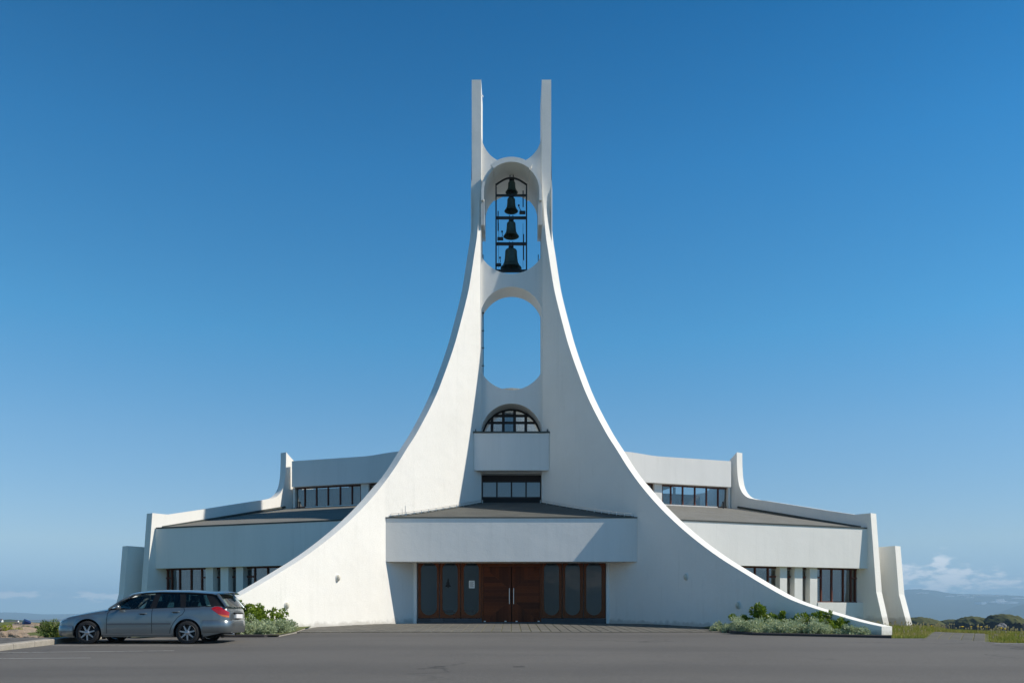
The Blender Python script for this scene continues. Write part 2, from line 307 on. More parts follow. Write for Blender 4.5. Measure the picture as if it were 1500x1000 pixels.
# ------------------------------------------------------------------ ground
def edge_r(y): return interp(y, [-60,0,20,30,34,38.5,45,70], [60,26,20.8,18.0,17.4,18.7,20.5,20.5])
def edge_l(y): return interp(y, [-60,0,20,30,34,45,70], [-60,-45,-32,-25,-20.5,-22.5,-22])
def G(x, y):
    b = .032*y if y < 34 else 1.088 + .012*(1-math.exp(-(y-34)/3))
    b -= .055*sstep(-3, -8, x)*(1-sstep(24, 29, y)) if x < -3 else 0
    if x > 14: b -= .24*sstep(13.6, 16.2, x)*sstep(26, 32, y)
    return b
def T(x, y):
    z = G(x, y)
    if x < -12.5:
        w = sstep(-12.5, -14.2, x)*sstep(24, 27, y)
        z += w*(.09 + .06*math.exp(-((x+15)**2/3+(y-29)**2/6)) + .06*mnoise.noise(Vector((x*.6, y*.6, 0))))
    d = max(x-edge_r(y), edge_l(y)-x, 0); d2 = max(y-66, 0, (-60-y))
    d = math.hypot(d, d2)
    if d > 0: z -= .42*d*d/(d+3)
    return max(z, -30)
def lin(a, b, st): return list(np.arange(a, b+1e-6, st))
xs = [-2000,-900,-400,-200,-120,-90,-75] + lin(-60, -32, 2) + lin(-31, 30, .5) + lin(32, 60, 2) + [75,90,120,200,400,900,2000]
ys = [-900,-400,-200,-120,-90,-75] + lin(-60, 14, 2) + lin(14.5, 48, .5) + lin(50, 90, 2) + [100,120,140,200,300,500]
mb = MB(); mb.grid([[(x, y, T(x, y)-.025) for x in xs] for y in ys]); mb.f = [tuple(reversed(f)) for f in mb.f]
struct(build(mb, 'ground', M['soil'], smooth=40, recalc=False))

FORE = 27.6          # near edge of the forecourt paving
def ymax(x):
    if x < -7.6: return 25.45
    if x < -6.9: return 25.45 + (x+7.6)/.7*2.15
    if x < 6.9: return FORE
    if x < 7.4: return FORE-(x-6.9)/.5*1.8
    if x < 10.9: return 25.8-(x-7.4)/3.5*1.6
    if x < 12.2: return 24.15
    if x < 12.9: return 24.15-(x-12.2)/.7*2.1
    return 22.05-(x-12.9)*.14
xs = lin(-12.1, 30, .25); mb = MB(); rows = []
for t in np.linspace(0, 1, 60): rows.append([(x, -45+(ymax(x)+45)*t**.6, G(x, -45+(ymax(x)+45)*t**.6)) for x in xs])
mb.grid(rows); mb.f = [tuple(reversed(f)) for f in mb.f]
road = struct(build(mb, 'asphalt', M['asphalt'], smooth=40, recalc=False))
# footpath beyond the kerb on the left
mb = MB(); mb.grid([[(x, y, G(x, y)+.085) for x in (-15.2,-14.6,-14,-13.2,-12.33)] for y in lin(8, 24, 1)]); mb.f = [tuple(reversed(f)) for f in mb.f]
struct(build(mb, 'footpath', M['asphalt'], smooth=40, recalc=False))
# kerbs
def kerb(name, pts, w, h, m, left=True):
    mb = MB(); rows = []
    P = [Vector((*p, 0)) for p in pts]
    for i, p in enumerate(P):
        d = (P[min(i+1, len(P)-1)]-P[max(i-1, 0)]).normalized(); n = Vector((-d.y, d.x, 0))*(1 if left else -1)
        g = G(p.x, p.y); q = p+n*w
        rows.append([(p.x, p.y, g-.1), (p.x, p.y, g+h-.02), (p.x+n.x*.02, p.y+n.y*.02, g+h), (q.x, q.y, g+h), (q.x, q.y, g-.1)])
    mb.grid(rows); k = 5; mb.f.append((0,1,2,3,4)); n = (len(P)-1)*k; mb.f.append((n+4,n+3,n+2,n+1,n))
    return build(mb, name, m)
ke = [(-12.02 - .03*(y-15)/1., y) for y in lin(6, 25.4, .97)]
for i in range(0, len(ke)-1):       # separate kerb stones
    (a0, a1), (b0, b1) = ke[i], ke[i+1]; t = .006
    k = kerb('kerb_stone', [(a0, a1+t), (b0, b1-t)], .30, .13, M['kerb']); k.parent = road; k.location = Vector(k.location)-road.location
    
mb = MB()
def pline(x0, y0, x1, y1, w, name='parking_line'):
    mb = MB(); n = 14; d = Vector((x1-x0, y1-y0, 0)).normalized(); nn = Vector((-d.y, d.x, 0))*w/2
    rows = []
    for i in range(n+1):
        x = x0+(x1-x0)*i/n; y = y0+(y1-y0)*i/n; rows.append([(x-nn.x, y-nn.y, G(x, y)+.005), (x+nn.x, y+nn.y, G(x, y)+.005)])
    mb.grid(rows); o = build(mb, name, M['line'], road, recalc=False)
    me = o.data
    if me.polygons[0].normal.z < 0: me.flip_normals()
    return o
pline(-11.9, 21.75, -8.2, 21.6, .10); pline(-12.0, 19.2, -8.0, 19.9, .09); pline(-11.7, 17.5, -8.9, 17.75, .07)
pline(12.5, 21.7, 19, 20.8, .14)
for (a, b, yy) in ((635.5, 652.5, 976), (752, 769, 976)):
    D = EYE/(.032+(yy-HZ)/F); mb = MB(); x0, x1 = (a-AX)*D/F, (b-AX)*D/F
    mb.quad((x0,D-.035,G(x0,D)+.004),(x1,D-.035,G(x1,D)+.004),(x1,D+.035,G(x1,D)+.006),(x0,D+.035,G(x0,D)+.006)); build(mb, 'tar_seam', M['tar'], road, recalc=False)

# forecourt paving : joints sheet + individual slabs
def paving(name, inside, x0, x1, y0, y1, s, rot=0., org=(0,0), limit=300, dz_=0.):
    c, sn = math.cos(rot), math.sin(rot)
    cells = []
    for i in range(int((x1-x0)/s)):
        for j in range(int((y1-y0)/s)):
            lx = x0+(i+.5)*s; ly = y0+(j+.5)*s; X = org[0]+c*lx-sn*ly; Y = org[1]+sn*lx+c*ly
            if inside(X, Y): cells.append((X, Y))
    mb = MB()
    for (X, Y) in cells:
        h = s*.5; q = [(X+c*a-sn*b, Y+sn*a+c*b) for a, b in ((-h,-h),(h,-h),(h,h),(-h,h))]
        mb.poly([(a, b, G(a, b)+.006+dz_) for a, b in q])
    base = struct(build(mb, name, M['joint'], recalc=False))
    cells.sort(key=lambda p: p[1]**2+ (p[0]*.6)**2)
    h = s*.5-.009; me = None; tiles = []
    def tile_verts(X, Y, dz): return [(X+c*a-sn*b, Y+sn*a+c*b) for a, b in ((-h,-h),(h,-h),(h,h),(-h,h))]
    m1 = MB(); b = .008
    m1.v = [(-h,-h,0),(h,-h,0),(h,h,0),(-h,h,0),(-h+b,-h+b,.016),(h-b,-h+b,.016),(h-b,h-b,.016),(-h+b,h-b,.016)]
    m1.f = [(4,5,6,7),(0,1,5,4),(1,2,6,5),(2,3,7,6),(3,0,4,7)]
    me = mk_mesh('paver', m1.v, m1.f, M['paver'], recalc=False)
    rest = MB()
    for n, (X, Y) in enumerate(cells):
        tilt = Vector((-(G(X+.1, Y)-G(X-.1, Y))/.2, -(G(X, Y+.1)-G(X, Y-.1))/.2, 1)).normalized()
        z = G(X, Y)+.004+dz_+random.uniform(-.003, .003)*(1 if not dz_ else .4)
        q = Vector((0,0,1)).rotation_difference(tilt).to_matrix().to_4x4(); 
        from mathutils import Matrix
        mtx = q @ Matrix.Rotation(rot, 4, 'Z')
        if n < limit:
            o = bpy.data.objects.new('paver', me); COL.objects.link(o); o.parent = base
            o.location = Vector((X, Y, z))-Vector(base.location); o.rotation_euler = mtx.to_euler()
        else:
            k = len(rest.v)
            for v in m1.v: rest.v.append(tuple(mtx @ Vector(v) + Vector((X, Y, z))))
            rest.f += [tuple(k+i for i in f) for f in m1.f]
    if rest.v: o = build(rest, 'paver_field', M['paver'], base, recalc=False); o['kind'] = 'stuff'
    return base
def fin_x(Y):     # inner face of the tower fins, |x| at depth Y
    if Y >= 39.3: return 1.45
    if Y >= 34.7: return 5.2-.815*(Y-34.7)
    return 5.2+.593*(34.7-Y)
paving('forecourt_paving', lambda X, Y: Y > FORE-.05 and abs(X) < min(fin_x(Y)+.15, 7.12) and Y < 36.2, -7.6, 7.6, FORE, 36.6, .33)
# path through the grass on the right
pdx, pdy = (15.9-12.45), (30.2-23.0); pdx, pdy = 3.1, 5.5; prot = math.atan2(-pdx, pdy)
paving('garden_path', lambda X, Y: Y > ymax(X)-.45 and Y < 29.2, -.75, .80, -2.6, 8.4, .30, prot, (12.12, 23.0), 160, -.0215)

# ------------------------------------------------------------------ CHURCH
ch = thing('church', (0, 38, 1.1), 'white concrete church with flared bell tower of two curved fins and low side wings', 'church')
GB = .85      # walls go down below ground level
# --- tower fins
ip = [(793.6,117),(793.7,200),(794.0,245),(794.6,268),(795.3,282),(796.4,302),(797.6,322),(800.2,350),(803.3,370),(807.8,400),(811.8,424),(817.4,448),(823.6,472),(830.3,497),(838.6,523),(847.6,548),(857.2,573),(868.3,597),(880.6,620.5),(891,639),(902,656),(919.5,684),(939.8,712),(963,739),(992,767.5),(1024,794.4),(1056,817.6),(1088,837.6),(1120,857.0),(1158.7,877.8),(1188,888.7),(1214.4,896.8),(1239.3,904.4),(1265,911.2),(1291.5,917.0)]
def pchip(P, n):
    P = np.array(P, float); t = np.r_[0, np.cumsum(np.hypot(*np.diff(P, axis=0).T))]; tt = np.linspace(0, t[-1], n); out = []
    for k in range(2):
        y = P[:, k]; h = np.diff(t); d = np.diff(y)/h; m = np.zeros(len(y)); m[0] = d[0]; m[-1] = d[-1]
        for i in range(1, len(y)-1): m[i] = (d[i-1]*h[i]+d[i]*h[i-1])/(h[i]+h[i-1])
        i = np.clip(np.searchsorted(t, tt, 'right')-1, 0, len(h)-1); s = (tt-t[i])/h[i]; H = h[i]
        out.append((2*s**3-3*s**2+1)*y[i]+(s**3-2*s**2+s)*H*m[i]+(-2*s**3+3*s**2)*y[i+1]+(s**3-s**2)*H*m[i+1])
    return list(zip(*out))
def fin_hit(u):       # depth on the fin's inner plan line seen at u px off the axis
    k = u/F
    Y = (5.2+.815*34.7)/(k+.815)
    if Y > 39.3: return None
    if Y >= 34.7: return Y
    return (5.2+.593*34.7)/(k+.593)
TH = .44
stn = []
yy_prev = None
for (x, y) in pchip(ip, 150):
    u = x-AX; Y = fin_hit(u)
    if Y is None: X, Y = u*39.3/F, 39.3
    else: X = u*Y/F
    z = zpx(y, Y)
    w = sstep(268, 312, y); th1 = math.atan(.815); th2 = math.atan(.593)
    th = th1*w if Y > 34.9 else th1+(th2-th1)*sstep(34.9, 34.3, Y)
    if Y > 39.28 and y < 270: th = 0
    t = TH + .05*sstep(27, 25, Y)
    stn.append(((X, Y, z), (X+t*math.cos(th), Y+t*math.sin(th), z)))
def build_fin(sg):
    mb = MB(); k = len(stn); V = mb.v
    for (a, b) in stn: V += [(a[0],a[1],GB), a, b, (b[0],b[1],GB)]
    for i in range(k-1):
        o, p = 4*i, 4*i+4
        mb.f += [(o, p, p+1, o+1), (o+1, p+1, p+2, o+2), (o+2, p+2, p+3, o+3)]
    e = 4*(k-1); mb.f.append((e, e+3, e+2, e+1))
    # back part of the shaft
    a, b = stn[0]; n = len(V); top = a[2]
    V += [(a[0],41.2,GB),(a[0],41.2,top),(b[0],41.2,top),(b[0],41.2,GB)]
    mb.f += [(n, 0, 1, n+1), (n+1, 1, 2, n+2), (n+2, 2, 3, n+3), (n, n+1, n+2, n+3)]
    if sg < 0: mb.mirror()
    return build(mb, 'tower_fin', M['white'], ch, smooth=22)
fins = {sg: build_fin(sg) for sg in (1, -1)}
# --- tower crosspieces between the fins
def web(xs, zb, zt, y0, y1):
    mb = MB(); k = len(xs)
    for y in (y0, y1):
        for x in xs: mb.v += [(x, y, zb(x)), (x, y, zt(x))]
    n = 2*k
    for i in range(k-1):
        o = 2*i; mb.f += [(o, o+2, o+3, o+1), (n+o, n+o+1, n+o+3, n+o+2), (o, n+o, n+o+2, o+2), (o+1, o+3, n+o+3, n+o+1)]
    mb.f += [(0,1,n+1,n), (2*k-2, n+2*k-2, n+2*k-1, 2*k-1)]
    return mb
CY0, CY1 = 39.5, 40.75; s = CY0/F
def arc(peak_y, side_y, up=True):     # circular arc through centre peak and sides at |x| = 1.44
    sag = abs(side_y-peak_y)*s; hw = 1.44; R = (hw*hw+sag*sag)/(2*sag); zc = zpx(peak_y, CY0)
    return (lambda x: zc-R+math.sqrt(max(R*R-x*x, 0))) if up else (lambda x: zc+R-math.sqrt(max(R*R-x*x, 0)))
xs = [1.44*math.sin(t) for t in np.linspace(-PI/2, PI/2, 49)]
build(web(xs, arc(420, 455), arc(401, 374, False), CY0, CY1), 'tower_crosspiece', M['white_smooth'], ch, smooth=30)
build(web(xs, arc(590.7, 634), arc(571, 543, False), CY0, CY1), 'tower_crosspiece', M['white_smooth'], ch, smooth=30)
# saddle and barrel vault over the bells
VZ = 21.19; R1 = 1.415
zt = lambda x: 24.14-math.sqrt(max(1.42**2-min(abs(x),1.42)**2, 0))
zb = lambda x: VZ+math.sqrt(max(1.38**2-min(abs(x),1.379)**2, 0)) if abs(x) < 1.38 else VZ
build(web([x*1.43/1.44 for x in xs], zb, lambda x: max(zt(x), zb(x)+.02), 39.55, 41.0), 'tower_saddle', M['white_smooth'], ch, smooth=30)
def ring(r0, r1, a0, a1, y0, y1, n=28, drop=None):
    mb = MB(); rows = []
    A = [(math.sin(t), math.cos(t)) for t in np.linspace(a0, a1, n)]
    pts0 = [(r0*sx, VZ+r0*cz) for sx, cz in A]; pts1 = [(r1*sx, VZ+r1*cz) for sx, cz in A]
    if drop is not None: pts0.append((pts0[-1][0], drop)); pts1.append((pts1[-1][0], drop))
    k = len(pts0)
    for y in (y0, y1): mb.v += [(p[0], y, p[1]) for p in pts0] + [(p[0], y, p[1]) for p in pts1]
    n2 = 2*k
    for i in range(k-1): mb.f += [(i, i+1, k+i+1, k+i), (n2+i, n2+k+i, n2+k+i+1, n2+i+1), (i, n2+i, n2+i+1, i+1), (k+i, k+i+1, n2+k+i+1, n2+k+i)]
    mb.f += [(0, k, n2+k, n2), (k-1, n2+k-1, n2+2*k-1, 2*k-1)]
    return mb
build(ring(1.27, 1.50, -.70, .70, 38.9, 42.0), 'bell_vault_cap', M['white_smooth'], ch, smooth=30)
for sg in (1, -1):
    mb = ring(1.295, 1.405, .66, PI/2, 39.02, 41.9, drop=zpx(293, 39.02))
    if sg < 0: mb.mirror()
    build(mb, 'bell_vault_side', M['white_smooth'], ch, smooth=30)
    mb = MB(); z0, z1 = zpx(330, 39.2), zpx(293, 39.2)-.003
    for i in range(3): mb.box(1.26+.055*i, 1.30+.055*i, 39.15, 40.9, z0, z1)
    if sg < 0: mb.mirror()
    build(mb, 'vault_slats', M['white_smooth'], ch)
# hook near the prong top
mb = MB(); x0, y0, z0 = -1.42, 39.5, zpx(141, 39.5); mb.tube([(x0, y0, z0+.03), (x0+.05, y0, z0+.04), (x0+.09, y0, z0-.05)], .014, 6); build(mb, 'hook', M['steel'], ch)

# --- canopy
CF, DF = 34.7, 36.0
ct, cb = zpx(758.5, CF), zpx(822, CF)
def fx(Y, g=.012): return fin_x(Y)-g
mb = MB(); mb.hexa([(-fx(CF),CF,cb),(fx(CF),CF,cb),(fx(CF+.3),CF+.3,cb),(-fx(CF+.3),CF+.3,cb),(-fx(CF),CF,ct),(fx(CF),CF,ct),(fx(CF+.3),CF+.3,ct),(-fx(CF+.3),CF+.3,ct)])
build(mb, 'canopy_fascia', M['white_smooth'], ch)
mb = MB(); mb.hexa([(-fx(CF+.3),CF+.3,cb+.02),(fx(CF+.3),CF+.3,cb+.02),(fx(DF+.3),DF+.3,cb+.02),(-fx(DF+.3),DF+.3,cb+.02),(-fx(CF+.3),CF+.3,cb+.2),(fx(CF+.3),CF+.3,cb+.2),(fx(DF+.3),DF+.3,cb+.2),(-fx(DF+.3),DF+.3,cb+.2)])
build(mb, 'canopy_soffit', M['white_smooth'], ch)
mb = MB(); w0 = fin_x(CF-.03)-.02; mb.box(-w0, w0, CF-.03, CF+.34, ct+.003, ct+.045); build(mb, 'roof_flashing', M['flash'], ch)
# canopy roof slopes up to the tower
rz1 = zpx(735.5, 39.45)
def roofz(Y): return ct+.05+(rz1-ct-.05)*max(0, (Y-CF-.06)/(39.48-CF-.06))**1.12
mb = MB(); rows = []
for Y in np.linspace(CF+.06, 39.48, 22):
    t = (Y-CF-.06)/(39.48-CF-.06); z = roofz(Y); w = fin_x(Y)-.006; rows.append([(x*w, Y, z) for x in np.linspace(-1, 1, 9)])
mb.grid(rows); mb.grid([[(p[0], p[1], p[2]-.12) for p in reversed(r)] for r in rows]); build(mb, 'canopy_roof', M['roof_shaded'], ch, recalc=False)
for sg in (1, -1):        # felt upstand along the fin and a heating cable on little brackets
    mb = MB(); Ys = np.linspace(CF+.12, 39.3, 40)
    mb.tube([((fin_x(Y)-.05)*sg, Y, roofz(Y)+.02+.008*math.sin(i*2.1)) for i, Y in enumerate(Ys)], .022, 5); build(mb, 'roof_upstand', M['flash'], ch)
    mb = MB(); mb.tube([((fin_x(Y)-.10)*sg, Y, roofz(Y)+.14) for Y in Ys], .010, 5)
    for Y in Ys[::3]: mb.box((fin_x(Y)-.11)*sg, (fin_x(Y)-.09)*sg, Y-.01, Y+.01, roofz(Y), roofz(Y)+.14)
    if sg < 0: mb.tube([(-(fin_x(35.4)-.15), 35.4, roofz(35.4)), (-(fin_x(35.4)-.15), 35.4, roofz(35.4)+.42)], .012, 5)
    build(mb, 'edge_cable', M['steel'], ch)
# --- front wall behind the tower base: recess with window under the balcony
ww = 1.44
mb = MB(); mb.box(-ww, ww, 39.5, 40.75, 7.2, zpx(735.5, 39.5)-.02) if False else mb.box(-ww, ww, 39.52, 40.75, 5.9, rz1-.01); build(mb, 'recess_sill', M['black'], ch)
wz0, wz1 = zpx(729, 40.1), zpx(696, 40.1)
def frame_window(parent_pts, name='window'): pass
wf = MB(); X0, X1 = -1.43, 1.43; fr = .07
wf.box(X0, X1, 40.08, 40.18, wz0-.02, wz0+.05); wf.box(X0, X1, 40.08, 40.18, zpx(706,40.1), wz1)
nx = 4
for i in range(nx+1):
    x = X0+fr/2+(X1-X0-fr)*i/nx; wf.box(x-fr/2, x+fr/2, 40.06, 40.2, wz0, wz1)
win = build(wf, 'window', M['dframe'], ch)
for i in range(nx):
    a = X0+fr+(X1-X0-fr)*i/nx+.001; b = a+(X1-X0-fr)/nx-fr-.002
    m_ = MB(); m_.quad((a,40.12,wz0+.05),(b,40.12,wz0+.05),(b,40.12,zpx(706,40.1)),(a,40.12,zpx(706,40.1))); build(m_, 'pane', M['glass'], win, recalc=False)
mb = MB(); mb.box(X0, X1, 40.62, 40.64, wz0-.3, wz1+.2); build(mb, 'blind', M['curtain'], ch)
mb = MB(); mb.box(X0, X1, 40.0, 40.17, rz1, wz0-.03); build(mb, 'window_apron', M['black'], ch)
mb = MB(); mb.box(-ww, ww, 39.52, 40.9, wz1, zpx(688, 38.9)+.25); build(mb, 'lintel', M['white_smooth'], ch)
# balcony box
BX = 1.735; bz0, bz1 = zpx(688.5, 38.9), zpx(634, 38.9)
mb = MB(); mb.box(-BX, BX, 38.9, 39.06, bz0, bz1); mb.box(-1.44, 1.44, 39.06, 39.6, bz0, bz0+.18); build(mb, 'balcony', M['white_smooth'], ch)
mb = MB(); mb.box(-BX-.04, BX+.04, 38.86, 39.12, bz1+.002, bz1+.075); build(mb, 'balcony_coping', M['flash'], ch)
mb = MB(); mb.box(-1.44, 1.44, 39.12, 40.7, bz1-.16, bz1-.02); build(mb, 'balcony_floor', M['roof'], ch)
for x in (-1.66, 1.66, 1.72): 
    mb = MB(); mb.box(x-.02, x+.02, 38.98, 39.02, bz1+.075, bz1+.2); build(mb, 'coping_bracket', M['flash'], ch)
# --- arched window above the balcony
AY = 40.55; f2 = arc(590.7, 634)
def azt(x): return f2(x)
zb0 = bz1-.02
win = None; fr_mb = MB()
cols = [-1.44, -1.03, -.52, 0, .52, 1.03, 1.44]
vx = [(262/4.1667+660-AX)*AY/F, (328/4.1667+660-AX)*AY/F, (396/4.1667+660-AX)*AY/F, (464/4.1667+660-AX)*AY/F]
vx = [-1.21*AY/40.55+.07, -.0, .0]
vx = [-.87, -.31, .27, .84]; vx = [(331-750)/15*AY/F, (580-750)/15*AY/F, (827-750)/15*AY/F, (1073-750)/15*AY/F]
vx = [v-.02 for v in vx]
edges = [-1.36] + vx + [1.36]
hz = [zpx(590+432/15, AY), zpx(590+280/15, AY)]
for v in vx: fr_mb.box(v-.068, v+.068, AY, AY+.08, zb0, azt(v)-.01)
for h in hz:
    hw = 1.42
    for x in np.linspace(1.43, .2, 200):
        if azt(x) > h+.03: hw = x; break
    fr_mb.box(-hw, hw, AY+.01, AY+.07, h-.058, h+.058)
fr_mb.box(-1.42, 1.42, AY+.012, AY+.068, zb0, zb0+.07)
k = 40; an = [(1.435*math.sin(t)) for t in np.linspace(-PI/2, PI/2, k)]
n0 = len(fr_mb.v)
for x in an: fr_mb.v += [(x, AY-.01, azt(x)), (x*.955, AY-.01, azt(x)-.07), (x*.955, AY+.09, azt(x)-.07), (x, AY+.09, azt(x))]
for i in range(k-1):
    o = n0+4*i
    for j in range(4): q = (j+1) % 4; fr_mb.f.append((o+j, o+q, o+4+q, o+4+j))
win = build(fr_mb, 'arched_window', M['dframe'], ch)
zz = [zb0+.07] + hz + [99]
for i in range(5):
    for j in range(3):
        a, b = edges[i]+.05, edges[i+1]-.05; z0 = zz[j]+.04; pts = []
        tops = [(x, min(azt(x)-.05, zz[j+1]-.04)) for x in np.linspace(a, b, 8)]
        tops = [(x, z) for x, z in tops if z > z0+.02]
        if len(tops) < 2: continue
        pl = [(tops[0][0], AY+.04, z0), (tops[-1][0], AY+.04, z0)] + [(x, AY+.04, z) for x, z in reversed(tops)]
        m_ = MB(); m_.poly(pl); build(m_, 'pane', M['glass'], win, recalc=False)
mb = MB(); mb.grid([[(x, 41.2+.06*math.sin(x*22), z) for x in np.linspace(-.35, .2, 30)] for z in (9, 11.4)]); build(mb, 'curtain', M['curtain'], ch, recalc=False)

# --- entrance wall
gz = 1.15
def dx(p): return (p-AX)*DF/F
dz = lambda y: zpx(y, DF)
ez1 = dz(821)
jam = 4.06
for sg in (1, -1):
    mb = MB(); mb.box(jam, jam+.13, DF-.06, DF+.25, GB, ez1+.1) if sg > 0 else mb.box(-jam-.13, -jam, DF-.06, DF+.25, GB, ez1+.1); build(mb, 'door_jamb', M['white_smooth'], ch)
for (a, b) in ((612,706),(792.5,887)):
    n = 5
    for i in range(n):
        x0 = dx(a)+(dx(b)-dx(a))*i/n; x1 = dx(a)+(dx(b)-dx(a))*(i+1)/n; mb = MB(); mb.box(x0+.004, x1-.004, DF-.05, DF+.1, GB, dz(905.3)); build(mb, 'plinth_stone', M['plinth'], ch)
mb = MB(); mb.box(dx(706), dx(792), DF+.02, DF+.12, dz(829), ez1+.05); mb.box(dx(611), dx(887), DF+.06, DF+.12, dz(824.5), ez1+.06); build(mb, 'transom', M['wood'], ch)
def stadium(cx, hw, z0, z1, n=20):
    pts = []
    for t in np.linspace(PI, 2*PI, n): pts.append((cx+hw*math.cos(t), z0+hw+hw*math.sin(t)))
    for t in np.linspace(0, PI, n): pts.append((cx+hw*math.cos(t), z1-hw+hw*math.sin(t)))
    return pts
units = [(612,643.2,616.4,640),(643.8,674.4,648,670.4),(675,705.6,679.4,701.4),(793,823.2,796.8,819),(823.8,854.4,828,849.6),(855,887,858.8,881.2)]
for ui, (a, b, c, d) in enumerate(units):
    xa, xb, xc, xd = dx(a)+.006, dx(b)-.006, dx(c), dx(d); z0, z1 = dz(904.8), dz(823.5)
    hole = stadium((xc+xd)/2, (xd-xc)/2, dz(900.5), dz(822.8)-.0); n = len(hole)
    mb = MB()
    def proj(p):      # matching point on the frame rectangle
        cx, cz = (xc+xd)/2, (z0+z1)/2; hw = (xb-xa)/2
        i = hole.index(p)
        zc0, zc1 = hole[0][1], hole[n//2][1]
        ox, oz = p[0]-cx, (p[1]-zc0 if p[1] < zc0 else (p[1]-zc1 if p[1] > zc1 else 0))
        if oz == 0: return (xa if ox < 0 else xb, p[1])
        sc_x = (xa-cx if ox < 0 else xb-cx)/ox if abs(ox) > 1e-6 else 1e9
        sc_z = (z0-zc0 if oz < 0 else z1-zc1)/oz
        k_ = min(abs(sc_x), abs(sc_z)); return (cx+ox*k_, (zc0 if oz < 0 else zc1)+oz*k_)
    outer = [proj(p) for p in hole]
    for y in (DF+.0, DF+.07): mb.v += [(p[0], y, p[1]) for p in hole] + [(p[0], y, p[1]) for p in outer]
    n2 = 2*n
    for i in range(n):
        j = (i+1) % n
        mb.f += [(i, j, n+j, n+i), (n2+i, n2+n+i, n2+n+j, n2+j), (i, n2+i, n2+j, j), (n+i, n+j, n2+n+j, n2+n+i)]
    # corner fill behind
    fr_ = build(mb, 'window', M['wood'], ch)
    m_ = MB(); m_.box(xa, xa+.05, DF+.015, DF+.06, z0, z1); m_.box(xb-.05, xb, DF+.015, DF+.06, z0, z1)
    for (cx0, cz0) in ((xa, z0), (xb, z0), (xa, z1), (xb, z1)):
        sx = 1 if cx0 == xa else -1; sz = 1 if cz0 == z0 else -1
        m_.prism([(cx0, cz0), (cx0+sx*.16, cz0), (cx0, cz0+sz*.16)], DF+.012, DF+.058)
    build(m_, 'window_stile', M['wood'], fr_)
    m_ = MB(); m_.poly([(p[0], DF+.035, p[1]) for p in stadium((xc+xd)/2, (xd-xc)/2+.01, dz(900.8), dz(822.5))]); build(m_, 'pane', M['glass_door'], fr_, recalc=False)
# notice and fir tree cut-out on the glass
mb = MB(); mb.box(dx(686.8), dx(695.2), DF+.022, DF+.026, dz(861), dz(849.8)); nt_ = build(mb, 'notice', M['paper'], ch)
mb = MB()
for i in range(5): mb.box(dx(688.2), dx(693.6-(i%2)), DF+.019, DF+.0215, dz(852.3+1.6*i), dz(851.8+1.6*i))
build(mb, 'notice_text', M['ink'], nt_)
tp = [(656.3,845.8),(658,850),(657.3,850),(659,854.2),(658,854.2),(660.4,859),(656.9,859),(656.9,860.8),(655.7,860.8),(655.7,859),(652.2,859),(654.6,854.2),(653.6,854.2),(655.3,850),(654.6,850)]
mb = MB(); mb.prism([(dx(p), dz(q)) for p, q in tp], DF+.02, DF+.026); build(mb, 'fir_tree_cutout', M['black'], ch)
# double door with planks laid up, across and up again behind a diagonal
for li, (a, b) in enumerate(((708, 749.0), (749.8, 791))):
    xa, xb = dx(a), dx(b); z0, z1 = gz+.03, dz(829.3); sgn = 1 if li == 0 else -1
    mb = MB(); mb.box(xa+.003, xb-.003, DF+.03, DF+.07, z0, z1); leaf = build(mb, 'door', M['wood'], ch)
    zA, zB = z0+(z1-z0)*.56, z0+(z1-z0)*.40      # where the diagonals reach the meeting stile
    def dtop(x): t = (x-xa)/(xb-xa); t = t if li == 0 else 1-t; return z1-(z1-zA)*t
    def dbot(x): t = (x-xa)/(xb-xa); t = t if li == 0 else 1-t; return z0+(zB-z0)*t
    npl = 9
    for i in range(npl):
        p, q = xa+.01+(xb-xa-.02)*i/npl+.003, xa+.01+(xb-xa-.02)*(i+1)/npl-.003
        m_ = MB(); m_.prism([(p, dtop(p)+.006), (q, dtop(q)+.006), (q, z1-.005), (p, z1-.005)], DF+.012, DF+.0295); build(m_, 'plank', M['plank'], leaf)
        m_ = MB(); m_.prism([(p, z0+.004), (q, z0+.004), (q, dbot(q)-.006), (p, dbot(p)-.006)], DF+.012, DF+.0295); build(m_, 'plank', M['plank'], leaf)
    nh = 17
    for i in range(nh):
        zl = z0+.01+(z1-z0-.02)*i/nh+.003; zh = z0+.01+(z1-z0-.02)*(i+1)/nh-.003; zm = (zl+zh)/2
        def xin(z):      # how far the horizontal plank reaches towards the meeting stile
            if z > zA: t = (z1-z)/(z1-zA)
            elif z < zB: t = (z-z0)/(zB-z0)
            else: t = 1
            t = max(0, min(1, t)); return t
        tl, thh = xin(zl), xin(zh)
        if max(tl, thh) < .06: continue
        if li == 0: pl = [(xa+.012, zl), (xa+.005+(xb-xa-.012)*tl, zl), (xa+.005+(xb-xa-.012)*thh, zh), (xa+.012, zh)]
        else: pl = [(xb-.012, zl), (xb-.005-(xb-xa-.012)*tl, zl), (xb-.005-(xb-xa-.012)*thh, zh), (xb-.012, zh)]
        m_ = MB(); m_.prism(pl, DF+.012, DF+.0295); build(m_, 'plank', M['plank'], leaf)
    hx = dx(746.2) if li == 0 else dx(752.4)
    m_ = MB(); m_.tube([(hx, DF-.045, dz(884)), (hx, DF-.045, dz(861))], .019, 10); m_.tube([(hx, DF-.045, dz(882)), (hx, DF+.02, dz(882))], .012, 6); m_.tube([(hx, DF-.045, dz(863)), (hx, DF+.02, dz(863))], .012, 6)
    build(m_, 'handle', M['steel'], leaf, smooth=40)
    for ex in ((xa+.06, xb-.25) if li == 0 else (xb-.06, xa+.2)):
        m_ = MB(); m_.box(ex-.04, ex+.04, DF-.002, DF+.011, z0+.01, z0+.05); build(m_, 'kick_hinge', M['steel'], leaf)
